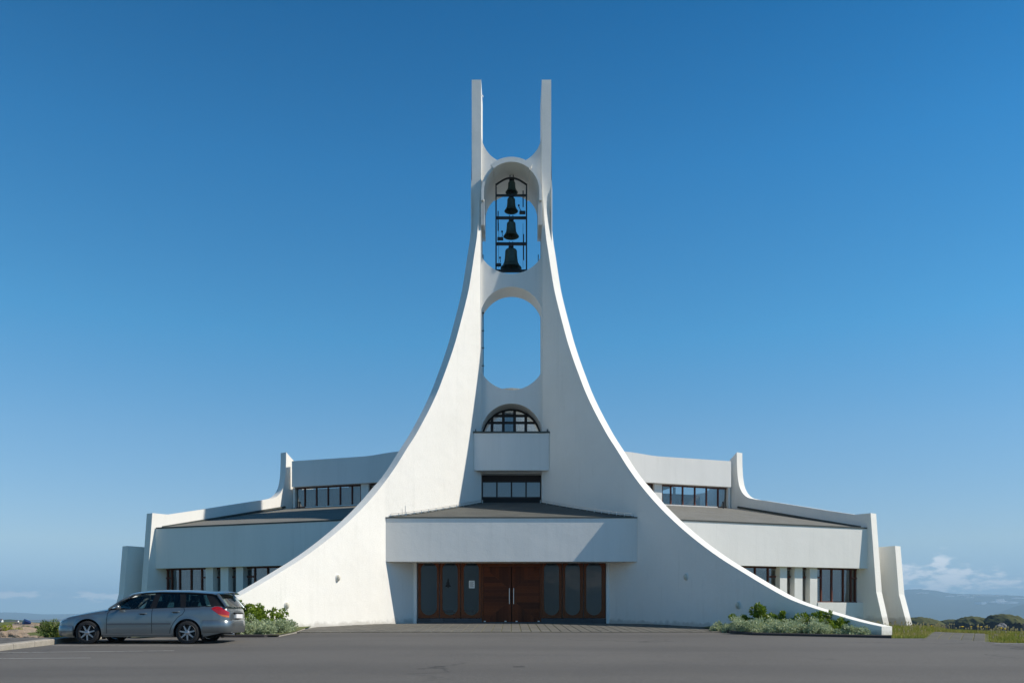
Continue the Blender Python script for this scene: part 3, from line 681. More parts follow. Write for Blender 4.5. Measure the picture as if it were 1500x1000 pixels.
mb = MB(); mb.box(dx(706), dx(708)-.002, DF+.0, DF+.09, GB, dz(829)); mb.box(dx(791)+.002, dx(793), DF, DF+.09, GB, dz(829)); build(mb, 'door_frame', M['wood'], ch)
mb = MB(); mb.box(-4.05, 4.05, DF-.06, DF+.3, GB, gz+.028); build(mb, 'threshold', M['plinth'], ch)
# lobby behind the glass
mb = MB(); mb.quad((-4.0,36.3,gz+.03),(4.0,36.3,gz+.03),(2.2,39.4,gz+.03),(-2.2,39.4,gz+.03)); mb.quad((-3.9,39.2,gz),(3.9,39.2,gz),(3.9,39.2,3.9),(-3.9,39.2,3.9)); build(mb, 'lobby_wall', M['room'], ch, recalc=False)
for (x0, x1) in ((-3.3,-2.5),(-2.3,-1.5)):
    bt = thing('lobby_bench', ((x0+x1)/2, 37.4, gz+.03), 'dark wooden bench with red cushion behind the '+('outermost' if x0 < -3 else 'second')+' tall window left of the doors', 'bench')
    mb = MB(); mb.box(x0, x1, 37.2, 37.6, gz+.42, gz+.47); mb.box(x0+.02, x0+.07, 37.2, 37.6, gz+.03, gz+.42); mb.box(x1-.07, x1-.02, 37.2, 37.6, gz+.03, gz+.42); build(mb, 'frame', M['wood'], bt)
    mb = MB(); mb.box(x0+.1, x1-.1, 37.22, 37.58, gz+.472, gz+.55); build(mb, 'cushion', M['red_cloth'], bt)

# --- wall lamps on the fins
for (lx, ly) in ((494,846),(419,886.5),(1005.6,844.5),(1082,886)):
    sg = 1 if lx > AX else -1; u = abs(lx-AX); Y = fin_hit(u); X = u*Y/F*sg; z = zpx(ly, Y)
    th = math.atan(.593); n = Vector((-sg*math.cos(th), -math.sin(th), 0)); tdir = Vector((sg*math.sin(th), -math.cos(th), 0)); c = Vector((X, Y, z))
    def oval(off, a, b, k=20): return [tuple(c+n*off+tdir*(a*math.cos(t))+Vector((0,0,b*math.sin(t)))) for t in np.linspace(0, 2*PI, k, endpoint=False)]
    def loft(rs):
        mb = MB(); k = len(rs[0])
        for r in rs: mb.v += r
        for i in range(len(rs)-1):
            for j in range(k): q = (j+1) % k; mb.f.append((i*k+j, i*k+q, (i+1)*k+q, (i+1)*k+j))
        mb.f.append(tuple((len(rs)-1)*k+j for j in range(k))); return mb
    lo = build(loft([oval(-.01,.09,.14), oval(.03,.095,.145), oval(.045,.085,.135)]), 'wall_lamp', M['white_smooth'], ch, smooth=40)
    build(loft([oval(.044,.078,.125), oval(.085,.07,.112), oval(.12,.045,.075), oval(.132,.012,.02)]), 'lamp_shade', M['lampglass'], lo, smooth=50)

# --- wings : the same pieces mirrored
L1a, L1b = Vector((7.0, 35.79)), Vector((16.5, 39.1)); d1 = (L1b-L1a).normalized(); n1 = Vector((-d1.y, d1.x))   # n points backwards
L2a, L2b = Vector((1.6, 42.12)), Vector((11.80, 45.45)); d2 = (L2b-L2a).normalized(); n2 = Vector((-d2.y, d2.x))
def on_line(P, d, n, off, x):          # point where sight line x px meets the wall plane, off m behind its face
    u = x-AX; k = u/F; p0 = P+n*off      # X = kY ; p0 + d*t
    t = (k*p0.y-p0.x)/(d.x-k*d.y); q = p0+d*t; return t, q
def slab(P, d, n, t0, t1, o0, o1, z0, z1, mb=None):
    mb = mb or MB(); c = [P+d*t0+n*o0, P+d*t1+n*o0, P+d*t1+n*o1, P+d*t0+n*o1]
    z0 = z0 if isinstance(z0, tuple) else (z0,)*2; z1 = z1 if isinstance(z1, tuple) else (z1,)*2
    zz0 = (z0[0], z0[1], z0[1], z0[0]); zz1 = (z1[0], z1[1], z1[1], z1[0])
    return mb.hexa([(p.x,p.y,a) for p, a in zip(c, zz0)]+[(p.x,p.y,a) for p, a in zip(c, zz1)])
fb, ft = zpx(829, 38.1), 5.50           # lower fascia
fb = 3.65
ub, ut = 8.43, 9.83; us = 7.35          # upper fascia bottom, top, window sill
len1 = (L1b-L1a).length; len2 = (L2b-L2a).length
W2dir = Vector((-.68, 1.)).normalized()
def w2pt(u): Y = (16.68+.68*39)/(u/F+.68); return (u*Y/F, Y)
def wings(sg):
    def B(mb, name, m, par=ch, **k):
        if sg < 0: mb.mirror()
        return build(mb, name, m, par, **k)
    # lower tier
    B(slab(L1a, d1, n1, 0, len1+.1, 0, .25, fb, ft), 'wing_fascia', M['white_smooth'])
    B(slab(L1a, d1, n1, 0, len1+.05, -.03, .28, ft+.003, ft+.06), 'roof_flashing', M['flash'])
    B(slab(L1a, d1, n1, 0, len1+.1, .25, 1.3, fb+.02, fb+.15), 'soffit', M['white_smooth'])
    T1 = lambda x, off=.3: on_line(L1a, d1, n1, off, x)[0]
    sill = 2.07
    B(slab(L1a, d1, n1, T1(1196.5), len1+.1, .22, .5, GB, sill), 'apron_wall', M['white'])
    for (a, b) in ((1142.5,1152.8),(1164,1175.5),(1186.5,1197.2)):
        B(slab(L1a, d1, n1, T1(a, .25), T1(b, .25), .25, .62, GB, fb+.01), 'pillar', M['white'])
    B(slab(L1a, d1, n1, T1(1266.3), len1+.1, .3, .75, sill, fb+.01), 'pillar', M['white'])
    def window(P, d, n, off, t0, t1, z0, z1, mull, trans=(), m_fr='frame', curt=()):
        mb = MB(); fr = .055
        slab(P, d, n, t0, t1, off, off+.09, z0, z0+fr, mb); slab(P, d, n, t0, t1, off, off+.09, z1-fr, z1, mb)
        ms = [t0+fr/2] + list(mull) + [t1-fr/2]
        for t in ms: slab(P, d, n, t-fr/2, t+fr/2, off-.01, off+.1, z0+.002, z1-.002, mb)
        for (i, zt_) in trans: slab(P, d, n, ms[i]+.03, ms[i+1]-.03, off+.005, off+.085, zt_-.04, zt_+.04, mb)
        w = B(mb, 'window', M[m_fr])
        for i in range(len(ms)-1):
            zs = [z0+fr] + [zt_ for (k, zt_) in trans if k == i] + [z1-fr]
            for k in range(len(zs)-1):
                a, b = ms[i]+fr/2, ms[i+1]-fr/2; pa, pb = P+d*a+n*(off+.05), P+d*b+n*(off+.05)
                za = zs[k]+(.04 if k else 0); zb_ = zs[k+1]-(.04 if k+2 < len(zs) else 0)
                q = MB(); q.quad((pa.x,pa.y,za),(pb.x,pb.y,za),(pb.x,pb.y,zb_),(pa.x,pa.y,zb_)); B(q, 'pane', M['glass'], w, recalc=False)
        for (a, b) in curt:
            q = MB(); rows = []
            for z in (z0+.05, z1-.05): rows.append([(P+d*t+n*(off+.3+.035*math.sin(t*38))).to_tuple()+(z,) for t in np.linspace(t0+(t1-t0)*a, t0+(t1-t0)*b, int(8+90*(b-a)))])
            q.grid(rows); B(q, 'curtain', M['curtain'], w, recalc=False, smooth=60)
        return w
    o = .52; t_ = lambda x: T1(x, o)
    tz = zpx(844, 38)
    window(L1a, d1, n1, o, t_(1191), t_(1266), sill+.0, fb, [t_(x) for x in (1203.3,1218.8,1235.6,1247,1253.2)], [(0, tz), (4, tz), (5, tz)], curt=((.0,.09),(.62,.78)) if sg > 0 else ((0,.55),(.8,.98)))
    window(L1a, d1, n1, o, t_(1146), t_(1161.6), 1.5, fb, [], [(0, tz)])
    window(L1a, d1, n1, o, t_(1168), t_(1184.4), 1.5, fb, [], [(0, tz)])
    window(L1a, d1, n1, o, .4, t_(1139), 1.5, fb, [t_(1075), t_(1090), t_(1106.5), t_(1125.5)], [(4, tz)], curt=((.5,.8),) if sg > 0 else ((.55,.97),))
    # dark interior
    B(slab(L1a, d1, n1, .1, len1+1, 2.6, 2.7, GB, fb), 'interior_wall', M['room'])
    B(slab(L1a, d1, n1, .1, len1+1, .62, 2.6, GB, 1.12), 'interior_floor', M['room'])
    # down pipe
    p = L1a+d1*T1(1270.6, .16)+n1*.16
    B(MB().tube([(p.x, p.y, 1.0), (p.x, p.y, fb)], .035, 8), 'down_pipe', M['pipe'], smooth=40)
    # roof between the tiers
    mb = MB(); rows = []
    for k in range(7):
        t = k/6; a = (L1a+n1*.1)*(1-t)+(L2a+n2*.05)*t; b = (L1b+n1*.1+d1*.1)*(1-t)+(L2b+n2*.05)*t; z = (ft+.05)*(1-t)+(us-.06)*t
        rows.append([tuple(a*(1-s_)+b*s_)+(z,) for s_ in np.linspace(0, 1, 14)])
    mb.grid(rows); mb.grid([[(q[0], q[1], q[2]-.15) for q in reversed(r)] for r in rows]); B(mb, 'wing_roof', M['roof'], recalc=False)
    # upper tier
    tt = L2b
    mb = MB(); k_ = 16; ts = [0] + list(np.linspace(3.6, 8.0, 12)) + [len2+.1]
    def utop(t): return ut - .012*(len2-t)*0 + .14*sstep(6.6, 4.4, t)
    ol = [(ts[0], ub), (ts[-1], ub)] + [(t, utop(t)) for t in reversed(ts)]; k = len(ol)
    for o2 in (0, .3): mb.v += [(L2a+d2*t+n2*o2).to_tuple()+(z,) for t, z in ol]
    mb.f = [tuple(range(k)), tuple(range(2*k-1, k-1, -1))] + [(i, k+i, k+(i+1) % k, (i+1) % k) for i in range(k)]
    B(mb, 'upper_fascia', M['white_smooth'])
    T2 = lambda x, off=.3: on_line(L2a, d2, n2, off, x)[0]
    B(slab(L2a, d2, n2, 0, len2+.1, .3, .9, ub+.02, ub+.16), 'soffit', M['white_smooth'])
    B(slab(L2a, d2, n2, T2(957.5), T2(968.6), .22, .6, us-.1, ub+.01), 'pillar', M['white'])
    B(slab(L2a, d2, n2, T2(1069.5), len2+.1, .3, .7, us-.1, ub+.01), 'pillar', M['white'])
    B(slab(L2a, d2, n2, T2(968.6), T2(1069.5)-.9, .1, .42, us-.07, us+.0), 'sill', M['white'])
    t2 = lambda x: T2(x, .42)
    window(L2a, d2, n2, .42, t2(969.2), t2(1069), us, ub, [t2(x) for x in (983,1000.4,1018.2,1035.2,1052.2)], curt=((.0,1.),) if sg < 0 else ((.2,.24),))
    window(L2a, d2, n2, .42, t2(938), t2(957), us, ub, [t2(948)])
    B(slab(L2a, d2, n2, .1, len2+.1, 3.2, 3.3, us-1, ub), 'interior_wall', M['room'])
    q = L2a+d2*T2(1050)+n2*(-.35); zr = us-.16
    B(MB().tube([(q.x, q.y, zr-.1), (q.x, q.y, zr+.3)], .035, 8).tube([(q.x, q.y-.0, zr+.3), (q.x-.02, q.y, zr+.37)], .06, 8), 'roof_vent', M['black_metal'])
    # side fin running from the upper tier out to the end of the wing
    pr = [(1066.5,676.5)] + pchip([(1079.3,662),(1079.4,676),(1080,690),(1080.6,698),(1081.8,706),(1083.9,714.3),(1088.2,722.2),(1094.5,727.8),(1103.5,730.4),(1120,732.8)], 44) + [(1165,739.8),(1210,747),(1252,753.2),(1275.3,751),(1283.6,866.5),(1294.8,916.5)]
    th = math.atan(.68); t2_ = .44
    nn = Vector((math.cos(th), math.sin(th)))
    mb = MB(); top = []
    for (x, y) in pr: X, Y = w2pt(x-AX); top.append((X, Y, zpx(y, Y)))
    # vertical wall : a polygon in its own plane, extruded by its thickness
    outline = [(top[0][0], top[0][1], 5.)] + top + [(top[-1][0]+.02, top[-1][1]-.03, GB), (top[0][0], top[0][1], GB)]
    k = len(outline); mb.v = [p for p in outline] + [(p[0]+nn.x*t2_, p[1]+nn.y*t2_, p[2]) for p in outline]
    mb.f = [tuple(range(k)), tuple(range(2*k-1, k-1, -1))] + [(i, k+i, k+(i+1) % k, (i+1) % k) for i in range(k)]
    me_o = B(mb, 'side_fin', M['white'], smooth=9)
    # felt upstand along that fin
    mb = MB(); pts = []
    for s_ in np.linspace(.0, 1, 30):
        a = L1b+n1*.3; b = L2b-d2*.05; q = a*(1-s_)+b*s_; X = q.x; Y = q.y; x_ = 16.68-.68*(Y-39)-.06; z = (ft+.05)*(1-s_)+(us-.06)*s_
        pts.append((x_, Y, z+.05))
    mb.tube(pts, .06, 5); B(mb, 'roof_upstand', M['flash'])
    # third fin, farther out
    pr = [(1311.0,799),(1316.7,870),(1328.8,916)]
    dd = .68; X0, Y0 = (1311-AX)*39.25/F, 39.25
    def w3pt(u): Y = (X0+dd*Y0)/(u/F+dd); return (u*Y/F, Y)
    top = []
    for (x, y) in pr: X, Y = w3pt(x-AX); top.append((X, Y, zpx(y, Y)))
    zt3 = top[0][2]; bx, by = X0-dd*7, Y0+7
    outline = [(bx, by, zt3)] + top + [(top[-1][0], top[-1][1], GB-.3), (bx, by, GB-.3)]
    th3 = math.atan(dd); n3 = Vector((math.cos(th3), math.sin(th3))); k = len(outline); mb = MB()
    mb.v = [p for p in outline] + [(p[0]+n3.x*.45, p[1]+n3.y*.45, p[2]) for p in outline]
    mb.f = [tuple(range(k)), tuple(range(2*k-1, k-1, -1))] + [(i, k+i, k+(i+1) % k, (i+1) % k) for i in range(k)]
    B(mb, 'side_fin', M['white'], smooth=5)
    # body behind
    w = MB(); w.quad((13.0,46.6,GB),(14.2,45.6,GB),(14.2,45.6,4.5),(13.0,46.6,4.5)); B(w, 'rear_wall', M['white'], recalc=False)
    # side and rear walls only (front is open for the windows)
    w = MB(); P = [(12.1,46.3),(13,56),(8,62),(0,62)]
    for i in range(3): a, b = P[i], P[i+1]; w.quad((a[0],a[1],GB),(b[0],b[1],GB),(b[0],b[1],9.7),(a[0],a[1],9.7))
    B(w, 'nave_wall', M['white'], recalc=False)
for sg in (1, -1): wings(sg)
# nave roof rising to a rounded ridge behind the tower
mb = MB(); rows = []
def nroof(x, y):
    return 9.72 + 3.66*(1-sstep(46, 60, y)*.8)*math.exp(-(x/3.3)**2)*min(1, max(0, y-42.6))
for t in np.linspace(0, 1, 18):
    row = []
    for s_ in np.linspace(-1, 1, 45):
        x = 12.5*s_; y0 = 42.45+abs(x)*.326; y = y0+(61.5-y0)*t; xx = x*(1-.35*t); row.append((xx, y, nroof(xx, y)))
    rows.append(row)
mb.grid(rows); mb.f = [tuple(reversed(f)) for f in mb.f]; build(mb, 'nave_roof', M['stone_vault'], ch, smooth=50, recalc=False)
# --- ladder in the middle tower opening
mb = MB(); z0, z1 = zpx(548, 40.3), zpx(452, 40.3)
for y in (40.15, 40.5): mb.tube([(-1.36, y, z0), (-1.36, y, z1)], .016, 6)
for z in np.arange(z0+.1, z1, .28): mb.tube([(-1.36, 40.15, z), (-1.36, 40.5, z)], .012, 5)
for yy in (460, 486, 511, 537): z = zpx(yy, 40.3); mb.box(-1.44, -1.30, 40.13, 40.17, z-.02, z+.02)
build(mb, 'ladder', M['black_metal'], ch)

# ------------------------------------------------------------------ bell frame and bells
BY = 40.15
def bx_(p): return (p-AX)*BY/F
def bz_(p): return zpx(p, BY)
bf = thing('bell_frame', (0, BY, bz_(400)), 'black steel frame with crossbeams carrying the bells inside the tower opening', 'bell frame')
XL, XR = bx_(726.6), bx_(771.2)
for x in (XL, XR):
    for y in (BY-.16, BY+.16):
        mb = MB(); mb.box(x-.03, x+.03, y-.03, y+.03, zpx(399,39.6), bz_(272)); build(mb, 'upright', M['black_metal'], bf)
for (yp, h) in ((286.5, .08), (319.3, .11), (357.3, .12), (397, .12)):
    z = bz_(yp)
    mb = MB(); mb.box(XL+.031, XR-.031, BY-.05, BY+.05, z-h/2, z+h/2); build(mb, 'crossbeam', M['black_metal'], bf)
    for x in (XL, XR):
        mb = MB(); mb.box(x-.028, x+.028, BY-.128, BY+.128, z-h/2-.01, z+h/2+.01); build(mb, 'side_rail', M['black_metal'], bf)
mb = MB()
for y in (BY-.14,):
    pts = [(XL+(XR-XL)*t, y, bz_(273)+.33*math.sin(PI*t)) for t in np.linspace(0, 1, 14)]; mb.tube(pts, .045, 6)
build(mb, 'arched_brace', M['black_metal'], bf)
for (p, a, b) in ((729.5,306,335),(766.3,276,300),(767,340,378)):
    mb = MB(); mb.box(bx_(p)-.025, bx_(p)+.025, BY+.2, BY+.25, bz_(b), bz_(a)); build(mb, 'guide_rod', M['black_metal'], bf)
mb = MB()
for p in (730.5, 766): mb.tube([(bx_(p), BY-.2, bz_(395)), (bx_(p), BY-.2, bz_(330))], .008, 5)
build(mb, 'pull_cable', M['black_metal'], bf)
for (p, q, sg) in ((765,315,1),(733,353,-1),(730,391,-1)):
    mb = MB(); c0 = (bx_(p), BY-.25, bz_(q)); mb.box(c0[0]-.14, c0[0]+.14, BY-.34, BY-.16, c0[2]-.05, c0[2]+.04)
    mb.tube([c0, (c0[0]-sg*.10, BY-.2, c0[2]+.16), (c0[0]-sg*.17 if sg > 0 else c0[0]+.08, BY-.2, c0[2]+.33)], .018, 6)
    e = (c0[0]-sg*.17 if sg > 0 else c0[0]+.08, BY-.2, c0[2]+.36); mb.lathe([(.001,-.05),(.035,-.035),(.05,0),(.035,.035),(.001,.05)], e, 10)
    build(mb, 'striking_hammer', M['black_metal'], bf, smooth=40)
for p in (707.5, 788.4): mb = MB(); x = (p-AX)*40.5/F; mb.tube([(x,40.5,zpx(382,40.5)),(x,40.5,zpx(373,40.5))], .022, 6); build(mb, 'post_stub', M['black_metal'], ch)
bells = [(749.5,282,266.5,18.2,'smallest bell, half hidden under the vault at the top of the bell tower'),
         (748.8,309.5,290.3,20.2,'second bell from the top, hanging between the two uppermost crossbeams'),
         (748.8,346.5,325.5,23.0,'third bell from the top, hanging just above the thick lower crossbeam'),
         (748.6,393,365,31.0,'largest bell at the bottom of the tower opening, dark green bronze')]
for (cx, yb, yt, w, lab) in bells:
    R = w/2*BY/F; x = bx_(cx); z0 = bz_(yb); H = bz_(yt)-z0
    bt = thing('bell', (x, BY, z0), lab, 'bell', 'bells hanging one above the other in the tower')
    prof = [(0.0,1.0),(.30,.995),(.48,.965),(.55,.91),(.565,.85),(.575,.70),(.60,.55),(.64,.38),(.70,.24),(.82,.11),(.97,.035),(1.0,.0),(.96,-.01),(.9,.02),(.78,.13),(.66,.3),(.55,.6),(.5,.85),(.0,.9)]
    mb = MB(); mb.lathe([(max(r*R,.001), h*H) for r, h in prof], (x, BY, z0), 32); build(mb, 'body', M['bronze'], bt, smooth=40)
    mb = MB()
    for t in (.13, .20, .80): 
        rr = .79 if t == .13 else (.735 if t == .2 else .535); mb.lathe([(rr*R, t*H-.008), (rr*R+.014, t*H), (rr*R, t*H+.008)], (x, BY, z0), 32)
    build(mb, 'moulding', M['bronze'], bt, smooth=40)
    mb = MB()
    for k in range(4):
        a = k*PI/2+.4; c, s_ = math.cos(a), math.sin(a); mb.tube([(x+.1*R*c, BY+.1*R*s_, z0+H), (x+.24*R*c, BY+.24*R*s_, z0+H*1.05), (x+.16*R*c, BY+.16*R*s_, z0+H*1.14), (x, BY, z0+H*1.16)], .03*R+.006, 6)
    build(mb, 'crown', M['bronze'], bt, smooth=40)
    mb = MB(); mb.box(x-.12, x+.12, BY-.07, BY+.07, z0+H*1.10, z0+H*1.10+.05); mb.box(x-.10, x-.06, BY-.09, BY-.06, z0+H*1.1, z0+H*1.12+.22); mb.box(x+.06, x+.10, BY-.09, BY-.06, z0+H*1.1, z0+H*1.12+.22); build(mb, 'headstock', M['black_metal'], bt)
    mb = MB(); mb.tube([(x, BY, z0+H*.85), (x, BY, z0+.02)], .018, 6); mb.lathe([(.001,-.07),(.03,-.05),(.045,-.01),(.03,.03),(.001,.05)], (x, BY, z0-.0), 10); build(mb, 'clapper', M['black_metal'], bt, smooth=40)
#@@CAR
# ------------------------------------------------------------------ parked estate car
M['paint'] = mat('silver_blue_car_paint', (.20,.225,.235), .32, .75, coat=.6)
M['blackplastic'] = mat('black_plastic', (.010,.010,.012), .5, spec=.2)
M['greyplastic'] = mat('dark_grey_rub_strip', (.09,.10,.11), .5)
M['tyre'] = mat('tyre_rubber', (.016,.016,.017), .85)
M['alloy'] = mat('alloy_wheel', (.36,.37,.39), .4, .9)
M['redlamp'] = mat('red_lamp_lens', (.34,.003,.003), .15, coat=.6)
M['orangelamp'] = mat('orange_lamp_lens', (.55,.12,.01), .2, coat=1.)
M['headlamp'] = mat('headlamp_lens', (.45,.47,.48), .12, .3, coat=1.)
M['plate'] = mat('white_number_plate', (.75,.75,.75), .5)
M['seat'] = mat('dark_seat_fabric', (.03,.035,.045), .9)
car = thing('parked_car', (-12.27, 23.27, .655), 'silver blue estate car parked in front of the left curved fin, facing left', 'car')
WX = (.95, 3.62); WR = .312; AR = .372
c_zt = lambda x: interp(x, [0,.03,.10,.22,.45,.8,1.2,1.42,1.6,2.6,4.0,4.45,4.58,4.66,4.69], [.50,.60,.68,.745,.82,.885,.95,.985,.98,.97,1.0,1.03,1.02,.95,.82])
c_zs = lambda x: interp(x, [0,.05,.15,.35,.7,1.2,1.6,2.6,3.5,4.3,4.5,4.62,4.69], [.50,.57,.64,.71,.78,.87,.915,.95,.985,1.02,1.01,.94,.80])
c_w = lambda x: interp(x, [0,.04,.1,.2,.38,.7,1.5,3.2,4.0,4.3,4.48,4.6,4.66,4.69], [.40,.56,.66,.745,.805,.845,.862,.865,.858,.838,.80,.74,.67,.60])
def c_zb(x):
    z = interp(x, [0,.12,.4,4.1,4.4,4.69], [.30,.22,.19,.21,.28,.36])
    for c in WX:
        if abs(x-c) < AR: z = max(z, .312+math.sqrt(AR*AR-(x-c)**2))
    return z
def c_y(x, z):
    zs = c_zs(x); t = (z-.2)/max(zs-.2, .05); t = min(1, max(0, t))
    k = interp(t, [0,.12,.3,.55,.75,.9,1], [.955,.978,.995,1.,.99,.968,.925]); y = c_w(x)*k
    for c in WX:      # slightly flared arches
        d = math.hypot(x-c, z-.312)
        if d < AR+.09: y += .018*(1-(d-AR)/.09)
    return y
sx_ = sorted(set([round(v, 4) for v in list(np.linspace(0, .5, 22)) + list(np.linspace(.5, 4.2, 150)) + list(np.linspace(4.2, 4.69, 26)) + [c+s_*AR*math.cos(t) for c in WX for s_ in (1,-1) for t in np.linspace(0, PI/2, 14)] + [1.46,2.66,3.55]]))
NV, NTp = 16, 9
groups = {}
def put(g, q): groups.setdefault(g, MB()).quad(*q)
grid_l = []
for x in sx_:
    zb, zs, zt = c_zb(x), c_zs(x), c_zt(x); zb = min(zb, zs-.02)
    col = [(x, c_y(x, zb+(zs-zb)*t), zb+(zs-zb)*t) for t in np.linspace(0, 1, NV)]
    y0 = col[-1][1]
    for s_ in np.linspace(0, 1, NTp)[1:]: col.append((x, y0*(1-s_), zs+(zt-zs)*math.sin(min(1, s_*1.15)*PI/2)**.8 if s_ < 1 else zt))
    grid_l.append(col)
for i in range(len(sx_)-1):
    a, b = grid_l[i], grid_l[i+1]; xm = (sx_[i]+sx_[i+1])/2
    for j in range(len(a)-1):
        zm = (a[j][2]+b[j+1][2])/2
        if j >= NV-1:
            if 1.5 < xm < 4.5: continue
            g = 'bonnet' if xm < 1.46 and xm > .16 and j >= NV else 'body'
        else:
            g = 'body'
            if 1.46 < xm < 2.66 and zm > .285: g = 'front_door'
            elif 2.66 <= xm < 3.55 and zm > .285 and math.hypot(xm-WX[1], zm-.312) > .43: g = 'rear_door'
        for sg in (-1, 1):
            q = [(p[0], p[1]*sg, p[2]) for p in (a[j], b[j], b[j+1], a[j+1])]
            if sg > 0: q.reverse()
            put(g if g in ('body', 'bonnet') else g+('L' if sg < 0 else 'R'), q)
for col in (grid_l[0], grid_l[-1]):
    pts = [(p[0], -p[1], p[2]) for p in col] + [(p[0], p[1], p[2]) for p in reversed(col[:-1])]
    groups['body'].poly(pts)
body = None
for g, mb in groups.items():
    nm = {'front_doorL':'front_door','front_doorR':'front_door','rear_doorL':'rear_door','rear_doorR':'rear_door'}.get(g, g)
    o = build(mb, nm, M['paint'], car, smooth=35, local=True); groups[g] = o
def strip(pts, w, name, m, parent, off=.003, sg=-1):      # narrow band lying on the body side
    mb = MB(); n = len(pts)
    for i, (x, z) in enumerate(pts):
        x0, z0 = pts[max(i-1, 0)]; x1, z1 = pts[min(i+1, n-1)]; l = math.hypot(x1-x0, z1-z0) or 1; nx_, nz_ = -(z1-z0)/l*w/2, (x1-x0)/l*w/2
        for s_ in (-1, 1): X, Z = x+nx_*s_, z+nz_*s_; mb.v.append((X, (c_y(X, Z)+off)*sg, Z))
    for i in range(n-1): mb.f.append((2*i, 2*i+2, 2*i+3, 2*i+1))
    return build(mb, name, m, car, local=True)
def dens(P, k=10):
    o = []
    for i in range(len(P)-1): o += [(P[i][0]+(P[i+1][0]-P[i][0])*t, P[i][1]+(P[i+1][1]-P[i][1])*t) for t in np.linspace(0, 1, k, endpoint=False)]
    return o+[P[-1]]
for sg in (-1, 1):
    strip(dens([(1.53,.90),(1.475,.82),(1.46,.6),(1.46,.28)]), .012, 'shut_line', M['blackplastic'], car, sg=sg)
    strip(dens([(2.665,.95),(2.665,.28)]), .012, 'shut_line', M['blackplastic'], car, sg=sg)
    strip(dens([(3.50,.985),(3.54,.9),(3.48,.80),(3.36,.72),(3.24,.56),(3.16,.40),(3.14,.28)]), .012, 'shut_line', M['blackplastic'], car, sg=sg)
    strip(dens([(1.47,.535),(2.65,.545)]), .045, 'rub_strip', M['greyplastic'], car, off=.008, sg=sg)
    strip(dens([(2.68,.545),(3.17,.55)]), .045, 'rub_strip', M['greyplastic'], car, off=.008, sg=sg)
    strip(dens([(1.36,.275),(3.2,.275)]), .022, 'sill_trim', M['alloy'], car, off=.010, sg=sg)
    strip(dens([(1.36,.225),(3.2,.225)]), .05, 'sill', M['paint'], car, off=.018, sg=sg)
    for (x, z) in ((2.42, .815), (3.30, .86)):
        y = c_y(x, z); mb = MB(); mb.tube([((x-.1), (y+.002)*sg, z), (x-.06, (y+.03)*sg, z+.005), (x+.06, (y+.032)*sg, z+.008), (x+.1, (y+.002)*sg, z+.006)], .014, 6)
        build(mb, 'door_handle', M['paint'], groups[('front_door' if x < 2.66 else 'rear_door')+('L' if sg < 0 else 'R')] , smooth=50, local=False) if False else build(mb, 'door_handle', M['paint'], car, smooth=50, local=True)
        strip([(x-.07, z-.012), (x+.05, z-.012)], .035, 'handle_recess', M['blackplastic'], car, off=.002, sg=sg)
def patch(x0, x1, lo, hi, name, m, off=.006, sg=-1, n=12, k=6):
    mb = MB(); mb.grid([[(x, (c_y(x, lo(x)+(hi(x)-lo(x))*t)+off)*sg, lo(x)+(hi(x)-lo(x))*t) for t in np.linspace(0, 1, k)] for x in np.linspace(x0, x1, n)])
    return build(mb, name, m, car, smooth=60, local=True)
for sg in (-1, 1):
    tl = patch(4.24, 4.665, lambda x: interp(x, [4.24,4.32,4.45,4.665], [.945,.885,.79,.765]), lambda x: interp(x, [4.24,4.30,4.40,4.50,4.60,4.665], [.955,1.0,1.012,.985,.91,.85]), 'tail_lamp', M['redlamp'], sg=sg)
    patch(4.42, 4.665, lambda x: interp(x, [4.42,4.55,4.665], [.80,.735,.715]), lambda x: interp(x, [4.42,4.55,4.665], [.81,.785,.765]), 'indicator_lamp', M['orangelamp'], sg=sg)
    patch(.03, .36, lambda x: interp(x, [.03,.1,.36], [.535,.56,.68]), lambda x: interp(x, [.03,.1,.36], [.555,.61,.705]), 'headlamp', M['headlamp'], sg=sg)
# bumpers : bands following the plan outline
def bumper(xs, z0, z1, name, off):
    P = [(x, c_w(x)+off) for x in xs]; mb = MB(); rows = []
    xe = xs[-1]; s_ = 1 if xe > 2 else -1
    path = [(x, -y) for x, y in P] + [(xe+s_*off*1.2, -P[-1][1]*k) for k in (.8,.5,.2)]
    path = path + [(x, -y) for x, y in reversed(path)]
    for (z, g) in ((z0, -.03), (z0+.04, 0), ((z0+z1)/2, .012), (z1-.04, 0), (z1, -.03)):
        rows.append([(x+s_*g*(1 if abs(x-xe) < .25 else 0), y*(1+g/.85), z) for x, y in path])
    mb.grid(rows); return build(mb, name, M['paint'], car, smooth=50, local=True)
bumper(list(np.linspace(4.02, 4.69, 16)), .30, .66, 'rear_bumper', .022)
bumper(list(reversed(list(np.linspace(0, .55, 14)))), .21, .52, 'front_bumper', .016)
mb = MB(); mb.box(-.021, -.004, -.45, .45, .40, .52); build(mb, 'grille', M['blackplastic'], car, local=True)
mb = MB(); mb.box(4.665, 4.735, -.26, .26, .70, .81); build(mb, 'number_plate', M['plate'], car, local=True)
mb = MB(); mb.box(4.64, 4.725, -.36, .36, .825, .85); build(mb, 'tailgate_handle', M['blackplastic'], car, local=True)
mb = MB(); mb.tube([(4.4, -.45, .27), (4.74, -.45, .26)], .032, 10); build(mb, 'exhaust_pipe', M['steel'], car, smooth=50, local=True)
